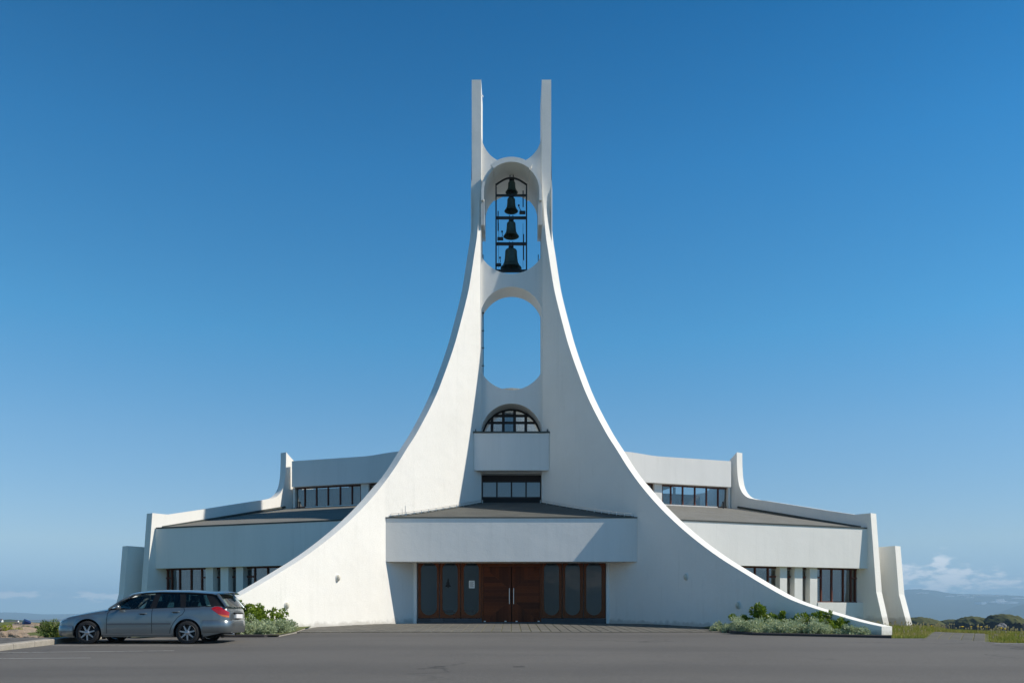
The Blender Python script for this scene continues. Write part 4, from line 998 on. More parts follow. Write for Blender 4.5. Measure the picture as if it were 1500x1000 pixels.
# underbody, arch liners and cabin tub
mb = MB(); mb.box(.2, 4.45, -.56, .56, .22, .6); mb.box(1.45, 3.1, -.80, .80, .215, .5); build(mb, 'underbody', M['blackplastic'], car, local=True)
for c in WX:
    for sg in (-1, 1):
        mb = MB(); A = [(c+(AR+.004)*math.cos(t), .312+(AR+.004)*math.sin(t)) for t in np.linspace(-.3, PI+.3, 20)]
        for (x, z) in A: mb.v += [(x, .845*sg, z), (x, .5*sg, z)]
        for i in range(19): mb.f.append((2*i, 2*i+1, 2*i+3, 2*i+2))
        mb.f.append(tuple(2*i+1 for i in range(20))); build(mb, 'arch_liner', M['blackplastic'], car, local=True)
    
mb = MB(); mb.box(1.46, 4.5, -.78, .78, .62, .80); build(mb, 'cabin_floor', M['seat'], car, local=True)
# greenhouse
rz = lambda x: interp(x, [1.5,1.8,2.1,2.4,2.8,3.6,4.2,4.36,4.6], [.95,1.165,1.325,1.372,1.392,1.385,1.345,1.30,1.02])
ry = lambda x: interp(x, [1.5,2.1,2.6,4.2,4.36,4.6], [.795,.655,.625,.615,.63,.70])
def gy(x, z):
    z0, y0 = c_zs(x), c_y(x, c_zs(x))-.01; z1, y1 = rz(x), ry(x); t = (z-z0)/max(z1-z0, .02); return y0+(y1-y0)*(t+.12*t*(t-1)*-1)
mb = MB(); rows = []
for x in np.linspace(1.98, 4.42, 34):
    y1 = ry(x); rows.append([(x-.16*(1-(k)**2)*(1-sstep(1.98, 2.5, x)) , y1*k, rz(x)+.012+.075*(1-k*k)) for k in np.linspace(-1, 1, 15)])
mb.grid(rows); mb.grid([[(p[0], p[1], p[2]-.03) for p in reversed(r)] for r in rows]); build(mb, 'roof', M['paint'], car, smooth=40, local=True)
mb = MB(); rows = []
for x, z in ((4.30,1.43),(4.40,1.425),(4.52,1.405),(4.54,1.385),(4.42,1.375),(4.32,1.37)): rows.append([(x+.05*(1-k*k), .60*k, z+.035*(1-k*k)-.02) for k in np.linspace(-1, 1, 11)])
mb.grid(rows); build(mb, 'spoiler', M['paint'], car, smooth=40, local=True)
mb = MB(); rows = []      # windscreen
for t in np.linspace(0, 1, 9):
    x = 1.50+.55*t; z = rz(x); rows.append([(x-.24*(1-k*k)*(1-.3*t), ry(x)*k*.99, z+.05*(1-k*k)) for k in np.linspace(-1, 1, 13)])
mb.grid(rows); mb.f = [tuple(reversed(f)) for f in mb.f]; build(mb, 'windscreen', M['carglass'], car, smooth=60, local=True, recalc=False)
mb = MB(); rows = []      # tailgate glass
for t in np.linspace(0, 1, 7):
    x = 4.38+.25*t; z = 1.345-.335*t; y1 = .60+.12*t; rows.append([(x+.07*(1-k*k), y1*k*.93, z) for k in np.linspace(-1, 1, 11)])
mb.grid(rows); mb.f = [tuple(reversed(f)) for f in mb.f]; build(mb, 'rear_window', M['carglass'], car, smooth=60, local=True, recalc=False)
for sg in (-1, 1):
    def panel(poly, name, m, off, k=8):       # (x,z) trapezoid bottom-front, bottom-rear, top-rear, top-front
        mb = MB(); (a, b, c, d) = poly; rows = []
        for t in np.linspace(0, 1, k):
            l = (a[0]+(d[0]-a[0])*t, a[1]+(d[1]-a[1])*t); r = (b[0]+(c[0]-b[0])*t, b[1]+(c[1]-b[1])*t)
            rows.append([((l[0]+(r[0]-l[0])*s_), (gy(l[0]+(r[0]-l[0])*s_, l[1]+(r[1]-l[1])*s_)+off)*sg, l[1]+(r[1]-l[1])*s_) for s_ in np.linspace(0, 1, 10)])
        mb.grid(rows)
        if sg > 0: mb.f = [tuple(reversed(f)) for f in mb.f]
        return build(mb, name, m, car, smooth=60, local=True, recalc=False)
    panel([(1.66,.93),(2.60,.955),(2.70,1.375),(2.28,1.345)], 'side_window', M['carglass'], .0)
    panel([(2.72,.96),(3.43,.985),(3.34,1.375),(2.80,1.375)], 'side_window', M['carglass'], .0)
    panel([(3.53,.995),(4.24,1.02),(4.05,1.345),(3.48,1.375)], 'side_window', M['carglass'], .0)
    panel([(2.59,.955),(2.75,.965),(2.83,1.385),(2.69,1.38)], 'centre_pillar', M['blackplastic'], .006)
    panel([(3.41,.985),(3.55,.995),(3.49,1.385),(3.33,1.385)], 'rear_pillar', M['blackplastic'], .006)
    panel([(4.22,1.015),(4.60,1.0),(4.36,1.30),(4.03,1.35)], 'rear_quarter_panel', M['blackplastic'], .006)
    panel([(1.5,.915),(2.62,.945),(2.62,.965),(1.56,.94)], 'window_seal', M['blackplastic'], .010)
    panel([(2.62,.945),(4.3,1.005),(4.28,1.03),(2.62,.965)], 'window_seal', M['blackplastic'], .010)
    pts = [(x, gy(x, rz(x)-.012)+.012, rz(x)-.006) for x in np.linspace(1.5, 2.3, 14)]
    mb = MB(); mb.tube([(x, y*sg, z) for x, y, z in pts], .030, 6); build(mb, 'windscreen_pillar', M['paint'], car, smooth=60, local=True)
    pts = [(x, gy(x, rz(x)-.02)+.004, rz(x)-.012) for x in np.linspace(2.2, 4.36, 26)]
    mb = MB(); mb.tube([(x, y*sg, z) for x, y, z in pts], .020, 6); build(mb, 'roof_rail_trim', M['blackplastic'], car, smooth=60, local=True)
    pts = [(4.34+.28*t, (.62+.10*t)*sg, 1.345-.35*t) for t in np.linspace(0, 1, 6)]
    mb = MB(); mb.tube(pts, .045, 6); build(mb, 'tailgate_frame', M['paint'], car, smooth=60, local=True)
    mb = MB(); mb.lathe([(.001,-.06),(.06,-.045),(.085,0),(.06,.045),(.001,.06)], (0,0,0), 12); mb.v = [(1.80+p[0]*.8, (.93*sg)+p[1]*1.1, .985+p[2]*1.15) for p in mb.v]; mb.box(1.76, 1.82, min(.80*sg,.90*sg), max(.80*sg,.90*sg), .945, .975); build(mb, 'wing_mirror', M['paint'], car, smooth=50, local=True)
for (x, y) in ((2.25,-.36),(2.25,.36),(3.1,-.36),(3.1,.36)):
    mb = MB(); mb.prism([(x-.25,.80),(x+.15,.80),(x+.30,1.16),(x+.20,1.18),(x+.06,.86),(x-.25,.86)], y-.23, y+.23)
    mb.box(x+.235, x+.32, y-.12, y+.12, 1.19, 1.33); mb.box(x+.255, x+.275, y-.05, y-.035, 1.15, 1.2); mb.box(x+.255, x+.275, y+.035, y+.05, 1.15, 1.2)
    build(mb, 'seat', M['seat'], car, local=True)
mb = MB(); rr = .17
mb.tube([(1.98+.05*math.sin(t)*0+.07*math.cos(t), -.36+rr*math.sin(t), .98+rr*.9*math.cos(t)) for t in np.linspace(0, 2*PI, 22)], .014, 6); mb.tube([(1.98,-.36,.98),(1.75,-.36,.88)], .03, 6); build(mb, 'steering_wheel', M['blackplastic'], car, smooth=50, local=True)
mb = MB(); mb.box(1.46, 1.78, -.76, .76, .78, .95); build(mb, 'dashboard', M['blackplastic'], car, local=True)
for wi, (c, sg) in enumerate([(c, sg) for c in WX for sg in (-1, 1)]):
    yo = .785*sg
    mb = MB(); pf = [(.205,-.095),(.235,-.10),(.29,-.098),(.306,-.085),(WR,-.05),(WR,.05),(.306,.085),(.29,.098),(.235,.10),(.205,.095)]
    mb.lathe([(r, h) for r, h in pf], (c, yo, .312), 40, 'y'); ty = build(mb, 'wheel', M['tyre'], car, smooth=40, local=True)
    o_ = -.075*1 if sg < 0 else .075
    mb = MB(); mb.lathe([(.228,-.012),(.232,0),(.222,.01),(.205,.004),(.203,-.15 if sg > 0 else .15)], (c, yo+o_*1.28, .312), 40, 'y')
    for k in range(7):
        a = 2*PI*k/7+.25; ca, sa = math.cos(a), math.sin(a)
        def P(r, t, y): return (c+r*ca-t*sa, y, .312+r*sa+t*ca)
        y0 = yo+o_*1.22; y1 = yo+o_*.85
        mb.hexa([P(.03,-.026,y0),P(.212,-.016,y0),P(.212,.016,y0),P(.03,.026,y0),P(.03,-.026,y1),P(.212,-.016,y1),P(.212,.016,y1),P(.03,.026,y1)])
    mb.lathe([(.001,-.02*sg*-1),(.045,.012*sg),(.06,0),(.06,-.06*sg)], (c, yo+o_*1.26, .312), 20, 'y')
    r_ = build(mb, 'rim', M['alloy'], car, smooth=40, local=True); r_.parent = ty; r_.location = Vector(r_.location)-Vector(ty.location)
    mb = MB(); mb.lathe([(.001,0),(.198,0),(.198,.02*sg)], (c, yo+.0, .312), 24, 'y'); b_ = build(mb, 'brake_disc', M['black_metal'], car, local=True); b_.parent = ty; b_.location = Vector(b_.location)-Vector(ty.location)
for c in WX:
    for sg in (-1, 1):
        mb = MB(); mb.box(c+AR+.005, c+AR+.025, .66 if sg > 0 else -.845, .845 if sg > 0 else -.66, .14, .34); build(mb, 'mud_flap', M['blackplastic'], car, local=True)
#@@END_CAR
#@@PLANTS
# ------------------------------------------------------------------ planting beds
def leaf_mesh(C, N_, size, asp=.5, droop=0):
    """C centres (n,3), N_ leaf directions (n,3) -> pointed leaf quads"""
    n = len(C); up = RNG.normal(size=(n, 3)); d = N_/np.linalg.norm(N_, axis=1, keepdims=True)
    s_ = np.cross(d, up); s_ /= np.linalg.norm(s_, axis=1, keepdims=True)+1e-9
    L_ = (size*RNG.uniform(.6, 1.3, n))[:, None]
    a = C-d*L_*.5; b = C+s_*L_*asp*.5; c = C+d*L_*.5; e = C-s_*L_*asp*.5
    V = np.stack([a, b, c, e], 1).reshape(-1, 3); F_ = np.arange(4*n).reshape(n, 4)
    return V, F_
def shrub(x, y, rx, ry_, h, n, size, m, label, cat, group, name, clumps=26, asp=.5, sparse=0.):
    z0 = T(x, y)-.02; t = thing(name, (x, y, z0), label, cat, group)
    # clump centres spread over a half ellipsoid with uneven outline
    cc = RNG.normal(size=(clumps, 3)); cc /= np.linalg.norm(cc, axis=1, keepdims=True); cc[:, 2] = np.abs(cc[:, 2])
    rad = RNG.uniform(.25, .95, clumps)[:, None]; cc = cc*rad*np.array([rx, ry_, h*.86])+np.array([0, 0, h*.08])
    k = RNG.integers(0, clumps, n); off = RNG.normal(size=(n, 3)); off /= np.linalg.norm(off, axis=1, keepdims=True)
    cs = min(rx, h)*(.36-.12*sparse)*RNG.uniform(.6, 1.15, clumps)[k][:, None]
    P = cc[k]+off*cs*RNG.uniform(.35, 1, n)[:, None]**.6; P[:, 2] = np.maximum(P[:, 2], .02)
    d = off+np.array([0, 0, .5])+RNG.normal(size=(n, 3))*.4
    V, F_ = leaf_mesh(P, d, size, asp); me = bpy.data.meshes.new('foliage'); me.from_pydata(V.tolist(), [], F_.tolist()); me.materials.append(m)
    o = bpy.data.objects.new('foliage', me); COL.objects.link(o); o.parent = t
    mb = MB()
    for i in range(min(clumps, 16)):
        c = cc[i]; mb.tube([(c[0]*.1, c[1]*.1, 0), (c[0]*.5, c[1]*.5, c[2]*.55), tuple(c)], [.012, .008, .004], 4, cap=False)
    mb.v = [(p[0]+x, p[1]+y, p[2]+z0) for p in mb.v]; build(mb, 'stems', M['twig'], t, recalc=False)
    return t
def bed(name, pts):
    mb = MB(); mb.poly([(x, y, G(x, y)+.06) for x, y in pts]); o = build(mb, name, M['soil'], recalc=False); struct(o); return o
Rb = [(6.95,28.4),(7.0,27.4),(7.45,25.85),(9.2,25.05),(10.85,24.3),(10.8,25.2),(10.1,26.35),(9.2,27.9),(8.2,29.6),(7.3,31.0),(6.85,30.2)]
bedR = bed('planting_bed', Rb); bedL = bed('planting_bed', [(-x, y) for x, y in [(7.1,25.5),(10.7,25.5),(10.1,26.35),(9.2,27.9),(8.2,29.6),(7.4,31.0),(7.25,29.6),(7.0,27.2)]])
k_ = kerb('bed_kerb', [(7.0,27.6),(7.12,26.5),(7.42,25.82),(8.3,25.42),(9.2,25.0),(10.2,24.55),(10.95,24.2)], .12, .085, M['dkerb']); k_.parent = bedR; k_.location = Vector(k_.location)-Vector(bedR.location)
k_ = kerb('bed_kerb', [(-10.9,25.45),(-7.5,25.45),(-7.12,25.7)], .12, .085, M['dkerb']); k_.parent = bedL; k_.location = Vector(k_.location)-Vector(bedL.location)
k_ = kerb('bed_kerb', [(-7.12,25.7),(-7.02,27.2),(-7.22,29.4)], .10, .05, M['kerb']); k_.parent = bedL; k_.location = Vector(k_.location)-Vector(bedL.location)
sil = [(7.05,28.2,.36,.38),(7.45,26.55,.42,.55),(7.35,27.4,.40,.52),(8.0,26.15,.42,.48),(8.15,27.0,.48,.55),(8.7,25.85,.42,.46),(8.95,26.55,.46,.55),(9.35,25.6,.40,.44),(9.6,26.15,.42,.50),(10.0,25.25,.36,.38),(10.35,24.95,.30,.30)]
ordn = ['lowest, at the far left end','foremost at the left end','second from the left end','third from the left end','fourth from the left end','fifth from the left end','sixth from the left end','fourth from the right end','third from the right end','second from the right end','smallest, at the right end']
for i, (x, y, r, h) in enumerate(sil):
    shrub(x, y, r*1.15, r, h, 3600 if i < 10 else 1900, .070, M['leaf_silver'], 'silver-grey shrub in the bed before the right fin, '+ordn[i], 'shrub', 'silver-grey shrubs in the right bed', 'silver_shrub', 30, .42)
grn = [(7.65,28.3,.34,.72,1100,'leftmost'),(8.35,28.0,.50,1.02,2300,'tallest and fullest'),(8.9,27.75,.42,.80,1500,'lower one right of the tallest'),(9.42,26.95,.36,.90,650,'thin twiggy one in the middle'),(9.85,26.5,.40,.84,1300,'second from the right'),(10.12,26.0,.38,.62,1200,'rightmost')]
for (x, y, r, h, n, w_) in grn:
    shrub(x, y, r*1.15, r*.85, h, int(n*2.6), .080, M['leaf_green'], 'green bush behind silver shrubs at the right fin, '+w_, 'bush', 'green bushes in the right bed', 'green_bush', 34, .62, .8 if n < 800 else .3)
sil = [(-9.6,26.0,.42,.50,'hidden mostly behind the car boot'),(-8.95,25.95,.42,.50,'right behind the car tail'),(-8.3,25.95,.44,.50,'second from the car tail'),(-7.7,26.05,.42,.48,'foremost at the right end'),(-7.45,26.9,.42,.50,'middle of its right edge'),(-7.42,27.8,.38,.46,'farthest, against the white fin'),(-8.2,26.9,.46,.60,'in the middle behind the front row'),(-8.9,26.9,.46,.58,'in the second row near the car')]
for (x, y, r, h, w_) in sil:
    shrub(x, y, r*1.2, r*1.05, h*1.0, 3800, .070, M['leaf_silver'], 'silver-grey shrub in the bed behind the car, '+w_, 'shrub', 'silver-grey shrubs in the left bed', 'silver_shrub', 30, .42)
for (x, y, r, h, n, w_) in ((-8.95,27.6,.66,1.22,6400,'nearest the car'),(-8.3,27.9,.60,1.12,5600,'tall one in the middle'),(-7.75,28.1,.42,.98,1700,'small greyish one at the right')):
    shrub(x, y, r, r*.8, h, n, .085, M['leaf_green'], 'fresh green bush before the left white fin, '+w_, 'bush', 'green bushes in the left bed', 'green_bush', 40, .62, .3)

# ------------------------------------------------------------------ grass, flowers, rocks
def on_path(x, y):
    lx = math.cos(prot)*(x-12.12)+math.sin(prot)*(y-23.0); ly = -math.sin(prot)*(x-12.12)+math.cos(prot)*(y-23.0); return -.80 < lx < .84 and y < 29.3
def grass_field(name, n, xr, yr, ok, hf, m, w=.008):
    V = []; F_ = []
    c = 0
    while c < n:
        x = random.uniform(*xr); y = random.uniform(*yr)
        if not ok(x, y): c += .2; continue
        h = hf(x, y)*random.uniform(.5, 1.2); a = random.uniform(0, 6.28); lean = random.uniform(0, .5)*h; b = random.uniform(0, 6.28); z = T(x, y)-.03
        dx_, dy_ = math.cos(a)*w, math.sin(a)*w; k = len(V)
        V += [(x-dx_, y-dy_, z), (x+dx_, y+dy_, z), (x+dx_*.6+math.cos(b)*lean*.4, y+dy_*.6+math.sin(b)*lean*.4, z+h*.6), (x-dx_*.6+math.cos(b)*lean*.4, y-dy_*.6+math.sin(b)*lean*.4, z+h*.6), (x+math.cos(b)*lean, y+math.sin(b)*lean, z+h)]
        F_ += [(k, k+1, k+2, k+3), (k+3, k+2, k+4)]; c += 1
    me = bpy.data.meshes.new(name); me.from_pydata(V, [], F_); me.materials.append(m); o = bpy.data.objects.new(name, me); COL.objects.link(o); return o
okR = lambda x, y: y > ymax(x)+.02 and not on_path(x, y) and (x > fin_x(max(y, 25))+.55 if y > 24.9 else x > 11.2) and x < edge_r(y)+1.2
tallR = lambda x, y: .10+.16*sstep(12.2, 11.3, x)*sstep(26, 31, y)+.12*sstep(32, 44, y)+.10*math.exp(-((x-15.7)**2+(y-30.6)**2)/5)
o = grass_field('lawn_grass', 52000, (11.1, 20), (21.2, 35), okR, tallR, M['grass'], .009); o['kind'] = 'stuff'
o = grass_field('lawn_grass', 14000, (13.5, 23.5), (35, 47), lambda x, y: x > 16.9-(y-39)*.2 and x < edge_r(y)+.5, lambda x, y: .20, M['grass'], .014); o['kind'] = 'stuff'
# dry seed heads
V = []; mb = MB()
for i in range(480):
    x = random.uniform(11.3, 19.5); y = random.uniform(22, 44)
    if not okR(x, y) or (y > 35 and x < 15.5): continue
    z = T(x, y); h = tallR(x, y)*random.uniform(1.1, 2.0); r = random.uniform(.012, .022)
    mb.hexa([(x-.003,y-.003,z),(x+.003,y-.003,z),(x+.003,y+.003,z),(x-.003,y+.003,z),(x-r*.2,y-r*.2,z+h),(x+r*.2,y-r*.2,z+h),(x+r*.2,y+r*.2,z+h),(x-r*.2,y+r*.2,z+h)])
    mb.box(x-r, x+r, y-r, y+r, z+h-.03, z+h+.02)
o = build(mb, 'dry_grass_heads', M['grass_dry'], recalc=False); o['kind'] = 'stuff'
def dandelion(x, y, lab, s_=1.):
    z = T(x, y)-.02; h = .17*s_+.05; t = thing('dandelion', (x, y, z), lab, 'flower', 'yellow dandelions along the garden path')
    mb = MB(); mb.tube([(x, y, z), (x+.01, y, z+h)], .004, 4); build(mb, 'stem', M['leaf_green'], t)
    mb = MB(); mb.lathe([(.001,.022),(.02,.02),(.034*s_,.005),(.02,-.01),(.001,-.012)], (x+.01, y, z+h+.01), 9); build(mb, 'flower_head', M['yellow'], t)
for i, (p, q) in enumerate(((1408.5,917.5),(1410,915.5),(1422,918),(1432,921),(1437,919.5),(1364,917.5),(1466,931.5),(1471.5,934.5),(1445,920))):
    Y = {0:30.8,1:30.9,2:30.8,3:30.8,4:30.9,5:31.5,6:25.2,7:24.6,8:30.8}[i]; x = (p-AX)*Y/F
    dandelion(x, Y, ['yellow dandelion, leftmost in the row at the far end of the path','yellow dandelion with the highest head at the far path end','third yellow dandelion along the far end of the path','fourth yellow dandelion along the far end of the path','fifth yellow dandelion along the far end of the path','lone orange-yellow dandelion beside the outermost white fin','yellow dandelion in the near grass right of the path, upper one','yellow dandelion in the near grass right of the path, lower one','yellow dandelion at the right end of the far row'][i], 1.3 if i < 6 else 1.2)
def rock(x, y, z, rx, ry_, rz_, seed, m, label, name='boulder', group=None):
    bm = bmesh.new(); bmesh.ops.create_icosphere(bm, subdivisions=3, radius=1)
    for v in bm.verts:
        p = v.co.copy(); n = mnoise.noise(p*1.3+Vector((seed*7.1, 0, 0)))*.45+mnoise.noise(p*3.1+Vector((0, seed*3.3, 0)))*.18
        p *= 1+n; p.x = math.copysign(abs(p.x)**.85, p.x); v.co = Vector((p.x*rx, p.y*ry_, p.z*rz_))
    me = bpy.data.meshes.new(name); bm.to_mesh(me); bm.free(); me.materials.append(m)
    o = bpy.data.objects.new(name, me); COL.objects.link(o); o.location = (x, y, z); tag(o, label, 'rock', group); return o
rk = [(-14.75,24.9,.80,.42,.45,.20,'reddish boulder at the path edge, lowest of the rocky mound'),(-14.1,24.75,.74,.35,.3,.10,'flat reddish rock at the path edge, right of the lowest boulder'),(-15.6,26.6,.86,.50,.5,.26,'beige rock in the middle of the mound'),(-16.6,28.6,.93,.7,.6,.22,'broad flat rock under the blue box'),(-15.3,28.6,.97,.55,.5,.22,'rounded beige rock behind the weeds'),(-16.2,26.2,.80,.35,.3,.16,'small brown rock beside the yellow cushion plant'),(-13.95,27.4,.86,.6,.5,.30,'pinkish rock in front of the car bonnet, topped by yellow moss'),(-17.6,30.5,1.0,.7,.6,.20,'rearmost rock of the mound beneath the skyline'),(-15.15,25.7,.79,.30,.3,.15,'small pointed rock left of the green weeds')]
for i, (x, y, z, a, b, c, l) in enumerate(rk): rock(x, y, z, a, b, c, i+1, M['rock'], l)
rock((1466-AX)*31.5/F, 31.5, .98, .17, .15, .16, 21, M['greyrock'], 'small grey boulder on the grassy crest right of the path')
def patchplant(x, y, rx, ry_, h, n, size, m, lab, name, cat, z=None):
    t = shrub(x, y, rx, ry_, h, n, size, m, lab, cat, None, name, 16, .4)
    if z is not None: t.location.z = z
    return t
patchplant(-13.6,24.8,.42,.30,.55,2600,.07,M['leaf_weed'],'upright green weeds before the rocks, left of the car bonnet','weed_clump','plant')
patchplant(-14.0,25.4,.35,.25,.58,1500,.07,M['leaf_weed'],'taller dark green weeds behind the upright clump','weed_clump','plant')
patchplant(-13.05,24.7,.34,.25,.40,1500,.05,M['moss_yellow'],'straw-yellow flowering weeds right beside the car bumper','weed_clump','plant')
patchplant(-15.9,27.6,.45,.4,.20,1400,.06,M['leaf_weed'],'dark green low bush on the mound left of the rocks','low_bush','plant')
patchplant(-16.9,28.1,.4,.4,.16,1100,.06,M['leaf_weed'],'dark green low bush at the left edge of the picture','low_bush','plant')
patchplant(-14.95,24.9,.5,.35,.26,2400,.04,M['moss_yellow'],'yellow cushion plant at the left edge by the footpath','cushion_plant','plant')
patchplant(-15.7,26.2,.65,.35,.28,2200,.04,M['moss_yellow'],'yellow-green cushion plant spreading on the mound behind the boulder','cushion_plant','plant')
patchplant(-14.0,27.3,.42,.35,.14,1400,.035,M['moss_yellow'],'yellow-green moss cushion on top of the pinkish rock','moss_cushion','plant',1.10)
# dark blue box on the rocks
from mathutils import Matrix
bp = px(38.8, 912, 30.); mb = MB(); R_ = Matrix.Rotation(.55, 3, 'Y') @ Matrix.Rotation(.75, 3, 'Z')
mb.box(-.11,.11,-.11,.11,-.095,.095); mb.v = [tuple(R_ @ Vector(p)) for p in mb.v]; mb.v = [(p[0]+bp[0], p[1]+bp[1], p[2]+bp[2]) for p in mb.v]
bt = thing('blue_box', (bp[0], bp[1], bp[2]-.18), 'dark blue tilted box standing on the rocks at the left', 'box')
bo = build(mb, 'housing', M['bluebox'], bt); bv = bo.modifiers.new('bevel', 'BEVEL'); bv.width = .018; bv.segments = 2
mb = MB(); mb.tube([(bp[0], bp[1], bp[2]-.25), (bp[0], bp[1], bp[2]-.06)], .025, 8); build(mb, 'foot', M['black_metal'], bt)
#@@END_PLANTS
#@@FAR
# ------------------------------------------------------------------ sea, islets, headland, far mountains, haze
SEA = EYE-25
m = bpy.data.materials.new('sea_water'); m.use_nodes = True; nt = m.node_tree; b = nt.nodes['Principled BSDF']
b.inputs['Base Color'].default_value = (.006,.030,.085,1); b.inputs['Roughness'].default_value = .28; b.inputs['IOR'].default_value = 1.33
nz = nt.nodes.new('ShaderNodeTexNoise'); nz.inputs['Scale'].default_value = .05; nz.inputs['Detail'].default_value = 6; bp_ = nt.nodes.new('ShaderNodeBump'); bp_.inputs['Strength'].default_value = .9; bp_.inputs['Distance'].default_value = 6
g = nt.nodes.new('ShaderNodeNewGeometry'); nt.links.new(g.outputs['Position'], nz.inputs['Vector']); nt.links.new(nz.outputs[0], bp_.inputs['Height']); nt.links.new(bp_.outputs[0], b.inputs['Normal']); M['sea'] = m
mb = MB(); mb.quad((-15000,-3000,SEA),(15000,-3000,SEA),(15000,15500,SEA),(-15000,15500,SEA)); struct(build(mb, 'sea', M['sea'], recalc=False))
def ridge(name, prof, D0, D1, m, rough=.12, seed=1., flat=.0, n=220, rows_=26):
    xs_ = np.linspace(prof[0][0], prof[-1][0], n); px_, py_ = zip(*prof); mb = MB(); rows = []
    for j in range(rows_+6):
        t = j/(rows_-1); row = []
        for x in xs_:
            D = D0+(D1-D0)*t; y = interp(x, px_, py_); Hc = EYE+(HZ-y)*D1/F-SEA
            u = (x-AX)/F; X = u*D
            if t <= 1: k = (t**(1.0-flat)) if flat < 1 else 1
            else: k = max(0, 1-(t-1)*4)
            nz_ = mnoise.fractal(Vector((X/(D1-D0)*2.2+seed, D/(D1-D0)*2.2, seed)), 1.0, 2.0, 5)
            h = Hc*k*(1+rough*nz_*math.sin(PI*min(t, 1))) + (Hc*.02*mnoise.noise(Vector((x*.22, seed, 0))) if t >= .9 else 0)
            row.append((X, D, SEA-2+max(h, 0)))
        rows.append(row)
    mb.grid(rows); return struct(build(mb, name, m, smooth=60, recalc=False))
M['mountain'] = slope_mat('far_mountain', (.030,.040,.030), (.045,.045,.045), .6, .85, .0006)
M['snow'] = mat('snow', (.85,.87,.9), .8)
mt = ridge('mountain', [(640,903),(800,893),(1000,880),(1150,872),(1250,867),(1310,863.6),(1345,862),(1366,863.5),(1390,868.2),(1415,869.4),(1450,870.0),(1480,871.2),(1520,873),(1600,880),(1750,893),(1900,903)], 9500, 13000, M['mountain'], .30, 2.)
ridge('mountain', [(1440,904.8),(1462,897),(1480,889.5),(1500,883.5),(1560,872),(1700,860),(1900,880)], 7500, 9200, M['mountain'], .2, 9.)
ridge('mountain', [(-500,899),(-250,893),(-60,897),(0,896.3),(12,895.8),(40,897.2),(62,899),(95,898.6),(140,897.4),(220,899),(330,902),(420,904.5)], 12500, 14800, M['mountain'], .25, 5.)
ridge('far_shore', [(-300,903),(40,906.8),(62,906.3),(80,905.6),(100,906.6),(150,907),(220,907.2)], 5200, 5600, M['shore'], .1, 3., n=120, rows_=8)
def snow(p, q, w, h, D, tilt=0):
    n = 14; pts = []
    for i in range(n):
        a = 2*PI*i/n; r = 1+.35*mnoise.noise(Vector((math.cos(a)*2+p, math.sin(a)*2, q))); X, Y, Z = px(p+w/2*math.cos(a)*r, q+h/2*math.sin(a)*r+tilt*math.cos(a), D); pts.append((X, Y+ (HZ-q)*0, Z))
    c = px(p, q, D); mb = MB(); mb.prism([(a_[0], a_[2]) for a_ in pts], D-4, D+160); o = build(mb, 'snow_patch', M['snow'], mt); return o
for (p, q, w, h) in ((1441.5,883.2,7,2.6),(1455,881.2,7,1.8),(1463,882,6,2.2),(1470,883,4,1.4),(1481,881.8,18,2.6),(1476,880.5,8,1.4),(1470,878.4,2,2.4),(1396,872.8,3,1.4),(1416,872,8,1.2),(1356,868,8,1),(1446,871.8,22,.9),(1466,871.9,10,.8),(1497,875.6,8,1.2),(1425,874.8,4,.8)):
    snow(p, q, w*1.15, h*1.35, 10400)
# grassy islets to the right
def islet(name, cx, D, w, top, dep, seed, sk=0.):
    x0 = (cx-AX)*D/F; W = w*D/F/2; Hh = EYE+(HZ-top)*D/F-SEA; mb = MB(); rows = []
    for j in range(40):
        v = -1+2*j/39; row = []
        for i in range(60):
            u = -1+2*i/59; us = u+sk*(1-u*u)*.5; r = math.sqrt(us*us*.92+v*v)
            r += .07*mnoise.noise(Vector((u*3, v*3, seed)))
            k = 1-sstep(.84, .93, r); dome = (1-.30*r**2.0)*k
            nn = mnoise.fractal(Vector((u*5, v*5, seed)), 1., 2., 4)*.03
            row.append((x0+u*W, D+v*dep, SEA-1+max(0, Hh*(dome+nn*k))))
        rows.append(row)
    mb.grid(rows); return struct(build(mb, name, M['islet'], smooth=30, recalc=False))
islet('grassy_islet', 1350, 620, 66, 901.3, 30, 1., .2)
islet('grassy_islet', 1392, 700, 46, 905.0, 25, 5., .0)
islet('grassy_islet', 1424, 560, 58, 900.3, 26, 9., .0)
islet('grassy_islet', 1474, 540, 68, 896.6, 28, 13., .35)
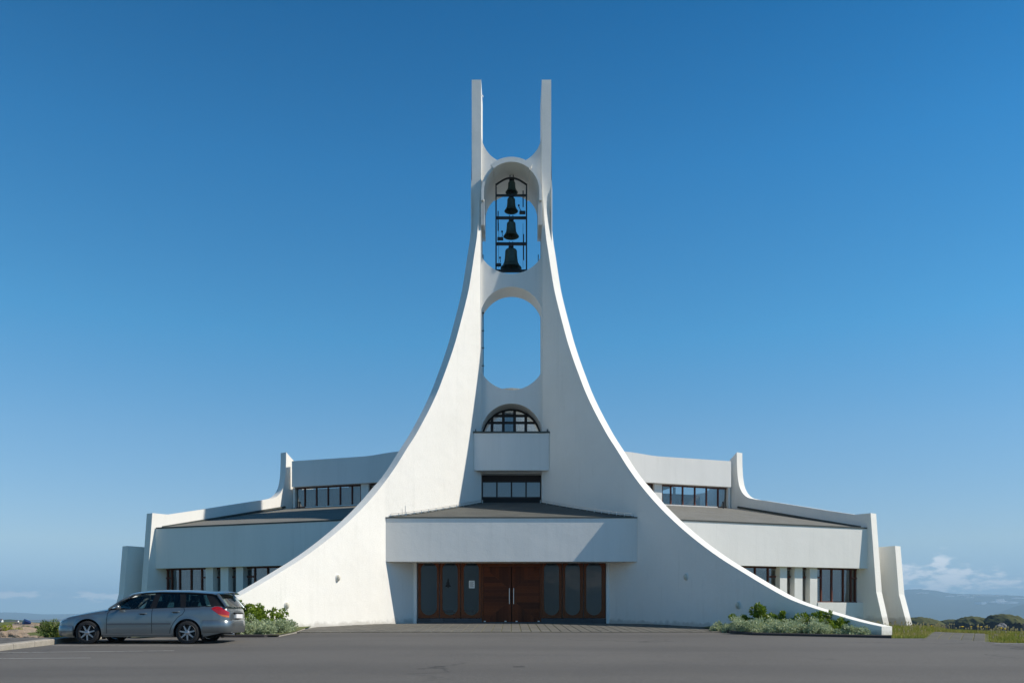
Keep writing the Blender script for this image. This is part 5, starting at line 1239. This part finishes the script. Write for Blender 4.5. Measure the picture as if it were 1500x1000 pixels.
# headland with houses far left
hd = ridge('headland', [(-700,897),(-400,899),(-150,903),(-40,905.2),(0,905.6),(14,904.8),(24,905.4),(36,907),(46,908.5),(56,911.5),(66,917)], 1250, 1560, M['headland'], .16, 4., n=120, rows_=16)
def house(p, q, Y, w, d, h, rot, lab):
    X, Y, Z = px(p, q, Y); t = thing('house', (X, Y, Z-1), lab, 'house', 'small houses on the far headland')
    c, s_ = math.cos(rot), math.sin(rot); tr = lambda P: [(X+c*a-s_*b_, Y+s_*a+c*b_, Z+z) for a, b_, z in P]
    mb = MB(); mb.box(-w/2, w/2, -d/2, d/2, -6, h); mb.prism([(-d/2, h), (d/2, h), (0, h+d*.42)], -w/2, w/2, 'x'); mb.v = tr(mb.v); build(mb, 'wall', M['house_white'], t, recalc=False)
    mb = MB()
    for s2 in (-1, 1): mb.hexa([(-w/2-.3, s2*(d/2+.4), h-.2), (w/2+.3, s2*(d/2+.4), h-.2), (w/2+.3, 0, h+d*.42+.1), (-w/2-.3, 0, h+d*.42+.1), (-w/2-.3, s2*(d/2+.4), h+.05), (w/2+.3, s2*(d/2+.4), h+.05), (w/2+.3, 0, h+d*.42+.4), (-w/2-.3, 0, h+d*.42+.4)])
    mb.v = tr(mb.v); build(mb, 'roof', M['house_roof'], t)
    mb = MB()
    for k in (-.28, 0, .28): mb.box(w*k-.5, w*k+.5, -d/2-.06, -d/2-.01, h*.35, h*.8)
    mb.v = tr(mb.v); 
    for k in range(3):
        w1 = MB(); w1.v = mb.v[8*k:8*k+8]; w1.f = [tuple(i-8*k for i in f) for f in mb.f[6*k:6*k+6]]; build(w1, 'window', M['black'], t)
for a in ((4,917.4,1150,7,6,3.2,.3,'nearest white house under the green headland'),(12,918,1120,8,6,3,-.2,'white house right of the nearest one'),(1,913.5,1260,5,6,5,.1,'tall pale house at the left edge of the picture'),(25,912.4,1250,4,4,3,0,'tiny white house high on the headland'),(19.5,915,1230,8,6,3,.4,'dark-roofed house in the middle of the headland')): house(*a)
# haze box round everything, sky outside it
hm = bpy.data.materials.new('haze_air'); hm.use_nodes = True; nt = hm.node_tree
for n in list(nt.nodes): nt.nodes.remove(n)
o_ = nt.nodes.new('ShaderNodeOutputMaterial'); v_ = nt.nodes.new('ShaderNodeVolumePrincipled'); v_.inputs['Color'].default_value = (.50,.77,1.0,1); v_.inputs['Density'].default_value = 1.0e-4; v_.inputs['Anisotropy'].default_value = .0
nt.links.new(v_.outputs[0], o_.inputs['Volume'])
mb = MB(); mb.box(-16500, 16500, -4000, 17000, -40, 560); hz_ = build(mb, 'haze', hm); hz_['kind'] = 'stuff'
#@@END_FAR
